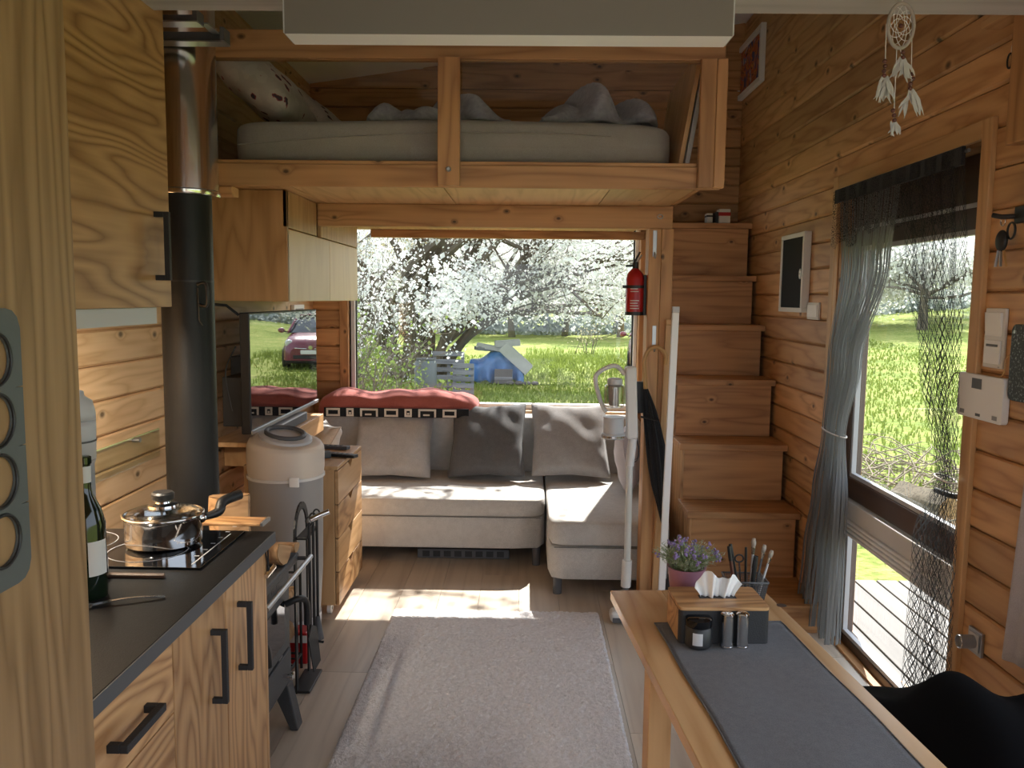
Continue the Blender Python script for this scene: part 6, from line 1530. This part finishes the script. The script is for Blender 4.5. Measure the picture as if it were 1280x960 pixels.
def wood():
    # bare trees of the far wood: three builds, copied
    protos = []
    for sd in (71, 72, 73):
        rnd = random.Random(sd); r = root('bare_tree', 'bare tree of the wood beyond the meadow, haze put into its pale colour', 'tree', (0, 0, 0), 'bare trees of the far wood'); t, br, tips = MB(), MB(), []
        top = Vector((rnd.uniform(-.4, .4), 0, 5.5)); t.tube([Vector((0, 0, -.3)), top*.5, top], [.20, .15, .09], 6); t.build('trunk', 'hazetwig', r)
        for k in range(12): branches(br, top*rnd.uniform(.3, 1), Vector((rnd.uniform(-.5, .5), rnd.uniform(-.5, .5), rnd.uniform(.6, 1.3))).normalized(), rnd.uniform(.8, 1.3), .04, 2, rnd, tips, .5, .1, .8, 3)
        br.build('branches', 'hazetwig', r); protos.append(r)
    rnd = random.Random(8); k = 0
    spots = [(-11+1.02*i+rnd.uniform(-.2, .2), 47+(i*37 % 4)*2.2) for i in range(30)]
    for i, (x, y) in enumerate(spots):
        o = protos[i] if i < 3 else copy_tree(protos[i % 3]); o.location = (x, y, HZ(x, y)); o.rotation_euler = (0, 0, rnd.uniform(0, 6.28)); s = rnd.uniform(.8, 1.3); o.scale = (s, s, s)
    # undergrowth along its foot
    mb = MB()
    for i in range(9000):
        x = rnd.uniform(-16, 26); y = rnd.uniform(45.5, 50); z = HZ(x, y)+rnd.random()**2*1.0; a = Vector((rnd.uniform(-1, 1), rnd.uniform(-1, 1), rnd.uniform(-1, 1))).normalized(); b = a.orthogonal().normalized(); c = Vector((x, y, z)); e = .10; c2 = a.cross(b); mb.quad(c-b*e-c2*e, c+b*e-c2*e, c+b*e+c2*e, c-b*e+c2*e)
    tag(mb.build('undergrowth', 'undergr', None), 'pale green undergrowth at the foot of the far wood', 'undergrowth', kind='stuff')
wood()
def wood_pile():
    Y = 20.0; P = lambda px, py, dy=0: onY(px, py, Y+dy)
    c = P(628, 470); z0 = HZ(c.x, Y)
    r = root('tarp', 'blue tarpaulin draped over a pile in the meadow', 'tarp', (c.x, Y, z0))
    x0, x1 = P(588, 460).x, P(655, 460).x; H = P(620, 441).z-z0
    def f(u, v):
        x = x0+(x1-x0)*u; prof = math.sin(PI*min(1, max(0, .12+.76*v)))**.6; top = H*(.72+.28*math.sin(PI*u)**.7)*(1-.15*math.sin(9*u))
        y = Y-.55+1.1*v; z = z0+top*prof+.05*math.sin(17*u+4*v)*(1-prof)+.02
        if v < .25: z = z0+.05+(top*.9)*(v/.25)+ .04*math.sin(25*u); y = Y-.6-.10*math.sin(22*u)*(1-v/.25)
        if v > .75: z = z0+.05+(top*.9)*((1-v)/.25); y = Y+.6
        return (x, y, z)
    MB().grid(f, 60, 24).build('sheet', 'tarp', r, smooth='all', solid=.01)
    for i, (px, py, w, h, rot, m, lab) in enumerate(((612, 434, .62, .10, 10, 'slab', 'pale board on top of the tarped pile'), (634, 429, .60, .14, -4, 'slab', 'grey wooden crate side on top of the tarped pile'), (646, 447, .85, .06, 42, 'slab', 'white panel leaning on the right of the tarped pile'), (605, 436, .40, .08, 4, 'weathered', 'short grey beam at the left of the tarped pile'))):
        p = P(px, py, -.66 if i == 2 else -.1); o = root('loose_board', lab, 'board'); b = MB().box(-w/2, w/2, -.22 if i != 2 else -.03, .22 if i != 2 else .03, -h/2 if i != 2 else -.17, h/2 if i != 2 else .10).build('plank', m, o, bevel=.006); MB().box(-w/2+.02, w/2-.02, -.2 if i != 2 else -.028, -.1 if i != 2 else .028, (h/2 if i != 2 else .10)+.001, (h/2 if i != 2 else .10)+.02).build('batten', m, o)
        o.location = p; o.rotation_euler = (0, math.radians(rot), math.radians(5*i))
    q = P(630, 466, -.72); k = root('pile_crate', 'dark crate showing in the opening of the tarp', 'crate', (q.x, q.y, HZ(q.x, q.y))); bx('box', 'junk', k, q.x-.22, q.x+.20, Y-.78, Y-.70, z0+.02, z0+.36, .01); bx('slat', 'weathered', k, q.x-.22, q.x+.20, Y-.80, Y-.781, z0+.12, z0+.18, .004)
    for i, (px, py, rr_) in enumerate(((649, 468, .075), (669, 471, .07), (659, 476, .07), (638, 476, .07))):
        p = P(px, py, -.95); o = MB().sphere((0, 0, 0), rr_*1.3, rr_, rr_*.7, 9, 6).build('rubble', 'junk', None, smooth=False); o.location = (p.x, p.y, HZ(p.x, p.y)+rr_*.2); tag(o, ('dark lump of rubble beside the tarp', 'dark lump of rubble farthest right of the tarp', 'dark lump of rubble lying on the others', 'dark lump of rubble nearest the blue sheet')[i], 'rubble', 'rubble beside the tarp')
    # standing grey pallets before the tree
    Y2 = 16.0
    for (pa, pb, ya, yb, dy, lab, tilt) in ((541, 580, 440, 500, 0, 'grey slatted pallet standing before the tree', 4), (566, 592, 455, 502, -.7, 'smaller slatted pallet leaning at the right of the larger', -8)):
        a, b = onY(pa, ya, Y2+dy), onY(pb, yb, Y2+dy); zb = HZ(a.x, Y2)
        q = root('pallet', lab, 'pallet', ((a.x+b.x)/2, Y2+dy, zb)); n = 7
        for k in range(n):
            z = zb+.03+(a.z-zb-.06)*k/(n-1); bx('slat', 'weathered', q, a.x, b.x, Y2+dy-.02, Y2+dy, z-.045, z+.045, .004)
        for x in (a.x+.03, (a.x+b.x)/2, b.x-.03): bx('bearer', 'weathered', q, x-.03, x+.03, Y2+dy+.001, Y2+dy+.08, zb, a.z, .004)
    p = onY(532, 455, 15.0); o = root('water_butt', 'dark blue barrel half hidden by twigs', 'barrel', (p.x, 15.0, HZ(p.x, 15))); MB().lathe([(.17, 0), (.20, .05), (.21, .45), (.20, .85), (.16, .9)], (p.x, 15.0, HZ(p.x, 15)), 24).build('drum', 'slate', o, smooth=True); MB().lathe([(.165, .9), (.17, .905), (.17, .93), (.001, .935)], (p.x, 15.0, HZ(p.x, 15)), 24).build('lid', 'dgrey', o, smooth=True)
wood_pile()
def car():
    """small rounded hatchback, nose towards the house: lofted body, glass, lamps, wheels"""
    r = root('car', 'small wine-red hatchback parked on the meadow', 'car', (0, 0, 0))
    # sections along the length (y from nose 0 to tail 3.5): half width at sill, at waist; heights of sill, waist and hood/roof
    W_ = .82
    ys = [0, .08, .25, .55, .95, 1.25, 1.6, 2.2, 2.8, 3.2, 3.42, 3.5]
    hood = [.62, .76, .86, .93, .99, 1.03, 1.03, 1.03, 1.02, .98, .9, .7]
    wd = [.55, .68, .76, .80, .82, .82, .82, .82, .81, .78, .70, .58]
    mb = MB(); n = 16
    for y, h, w in zip(ys, hood, wd):
        for k in range(n+1):
            a = PI*k/n; x = -math.copysign(abs(math.cos(a))**.35, math.cos(a))*w; z = .26+(h-.26)*abs(math.sin(a))**.45; mb.v.append(Vector((x, y, z)))
    for j in range(len(ys)-1):
        for k in range(n): a = j*(n+1)+k; mb.f.append((a, a+1, a+n+2, a+n+1))
    mb.f.append(tuple(range(n+1))); mb.f.append(tuple((len(ys)-1)*(n+1)+k for k in range(n, -1, -1))); mb.build('body', 'carpaint', r, smooth=True)
    cab = [(.98, .99, .70), (1.35, 1.30, .64), (1.62, 1.44, .60), (2.3, 1.48, .60), (2.9, 1.42, .60), (3.3, 1.16, .62), (3.42, .98, .66)]
    mb = MB(); n = 12
    for y, h, w in cab:
        for k in range(n+1):
            a = PI*k/n; wx = w+.12*(1-abs(math.sin(a))); x = -math.copysign(abs(math.cos(a))**.4, math.cos(a))*wx; z = .95+(h-.95)*abs(math.sin(a))**.5; mb.v.append(Vector((x, y, z)))
    for j in range(len(cab)-1):
        for k in range(n): a = j*(n+1)+k; mb.f.append((a, a+1, a+n+2, a+n+1))
    g = mb.build('cabin_glass', 'hobglass', r, smooth=True)
    MB().grid(lambda u, v: (-.56+1.12*u, 1.60+1.25*v, 1.452+.035*math.sin(PI*u)+.012*math.sin(PI*v)), 10, 8).build('roof', 'carpaint', r, smooth='all', solid=.03)
    for s in (-1, 1):
        MB().tube([(s*.74, .97, 1.0), (s*.60, 1.42, 1.33), (s*.56, 1.62, 1.46)], .035, 8).build('pillar', 'carpaint', r, smooth=True)
        h = MB().lathe([(.001, -.05), (.10, -.045), (.115, -.01), (.115, .03)], (s*.60, .17, .72), 24, 'Y').build('headlamp', 'chrome', r, smooth=True)
        MB().sphere((s*.60, .125, .72), .095, .03, .095, 16, 10).build('lens', 'mint', h, smooth='all'); MB().sphere((s*.55, .05, .52), .045, .02, .045, 12, 8).build('fog_lamp', 'mint', r, smooth='all')
        MB().sphere((s*.96, 1.15, 1.04), .10, .07, .075, 12, 8).build('wing_mirror', 'carpaint', r, smooth='all')
        MB().tube([(s*.80, 1.14, 1.0), (s*.92, 1.14, 1.02)], .02, 6).build('mirror_arm', 'black', r)
        for y in (.62, 2.85):
            w = MB().lathe([(.20, -.08), (.285, -.085), (.30, -.05), (.30, .05), (.285, .085), (.20, .08)], (s*.74, y, .30), 28, 'X').build('wheel', 'rubber', r, smooth=True); MB().lathe([(.001, -.082), (.19, -.082), (.19, .082), (.001, .082)], (s*.74, y, .30), 20, 'X').build('hub', 'lgrey', w, smooth=True)
    bx('bumper_grille', 'black', r, -.48, .48, -.005, .05, .30, .42, .02); MB().tube([(-.42, .005, .60), (-.10, -.02, .585)], .013, 8).build('chrome_bar', 'chrome', r); MB().tube([(.10, -.02, .585), (.42, .005, .60)], .013, 8).build('chrome_bar', 'chrome', r)
    MB().lathe([(.001, -.03), (.055, -.03), (.055, 0)], (0, .02, .62), 20, 'Y').build('badge', 'chrome', r, smooth=True)
    p = bx('number_plate', 'white', r, -.26, .26, -.045, -.02, .44, .55, .004); bx('plate_band', 'bluecord', p, -.258, -.225, -.0462, -.0452, .443, .547, 0)
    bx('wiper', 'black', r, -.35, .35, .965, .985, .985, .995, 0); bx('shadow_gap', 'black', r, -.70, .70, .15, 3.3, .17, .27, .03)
    Y = 22.5; X = 3.58
    r.location = (X, Y, HZ(X, Y)); r.rotation_euler = (0, 0, math.radians(-7)); return r
plain('hobglass', (.05, .06, .07), .05, spec=.8)
car()
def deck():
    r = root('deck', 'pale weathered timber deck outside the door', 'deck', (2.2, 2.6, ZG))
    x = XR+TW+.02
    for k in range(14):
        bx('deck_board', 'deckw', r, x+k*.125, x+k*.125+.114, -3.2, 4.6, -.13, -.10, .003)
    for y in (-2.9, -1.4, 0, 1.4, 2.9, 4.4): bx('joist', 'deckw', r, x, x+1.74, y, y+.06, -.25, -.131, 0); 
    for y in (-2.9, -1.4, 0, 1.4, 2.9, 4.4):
        for xx in (x+.05, x+1.6): bx('support', 'deckw', r, xx, xx+.08, y+.061, y+.14, ZG-.02, -.131, 0)
deck()
def yard():
    tag(MB().box(-7, 6, -16, -2.6, ZG-.05, ZG+.06).build('bounce_yard', 'gravel', None), 'pale gravel yard added out of view for neutral bounce light', 'yard', kind='structure')  # unseen pale ground, added so neutral light bounces into the room
plain('gravel', (.34, .32, .29), .9, bump=.5, bscale=60, noise=.3, nscale=40)
yard()
def brush_pile():
    rnd = random.Random(14); c = Vector((5.0, 9.2, 0)); c.z = HZ(c.x, c.y)
    d = ray(1135, 620); t = (ZG-CAM.z)/d.z; c = CAM+d*t; c.z = HZ(c.x, c.y)
    mb = MB()
    for i in range(260):
        a = rnd.uniform(0, PI); p = c+Vector((rnd.gauss(0, .8), rnd.gauss(0, .8), rnd.uniform(.02, .28))); L = rnd.uniform(.3, .9); q = p+Vector((math.cos(a)*L, math.sin(a)*L, rnd.uniform(-.1, .22))); m = p.lerp(q, .5)+Vector((rnd.uniform(-.08, .08), rnd.uniform(-.08, .08), rnd.uniform(0, .08))); mb.tube([p, m, q], [.009, .007, .004], 4, False)
    tag(mb.build('brushwood', 'cane2', None), 'heap of cut twigs on the grass beyond the deck', 'brushwood', kind='stuff')
    d = ray(1155, 632); t = (ZG+.15-CAM.z)/d.z; p = CAM+d*t
    log('cut_log', 'thick birch log lying on the twig heap beyond the deck', (p.x, p.y, HZ(p.x, p.y)+.16), .55, .16, (0, 0, math.radians(25)), 77, False, 'cut wood outside')
plain('cane2', (.20, .16, .11), .9)
brush_pile()
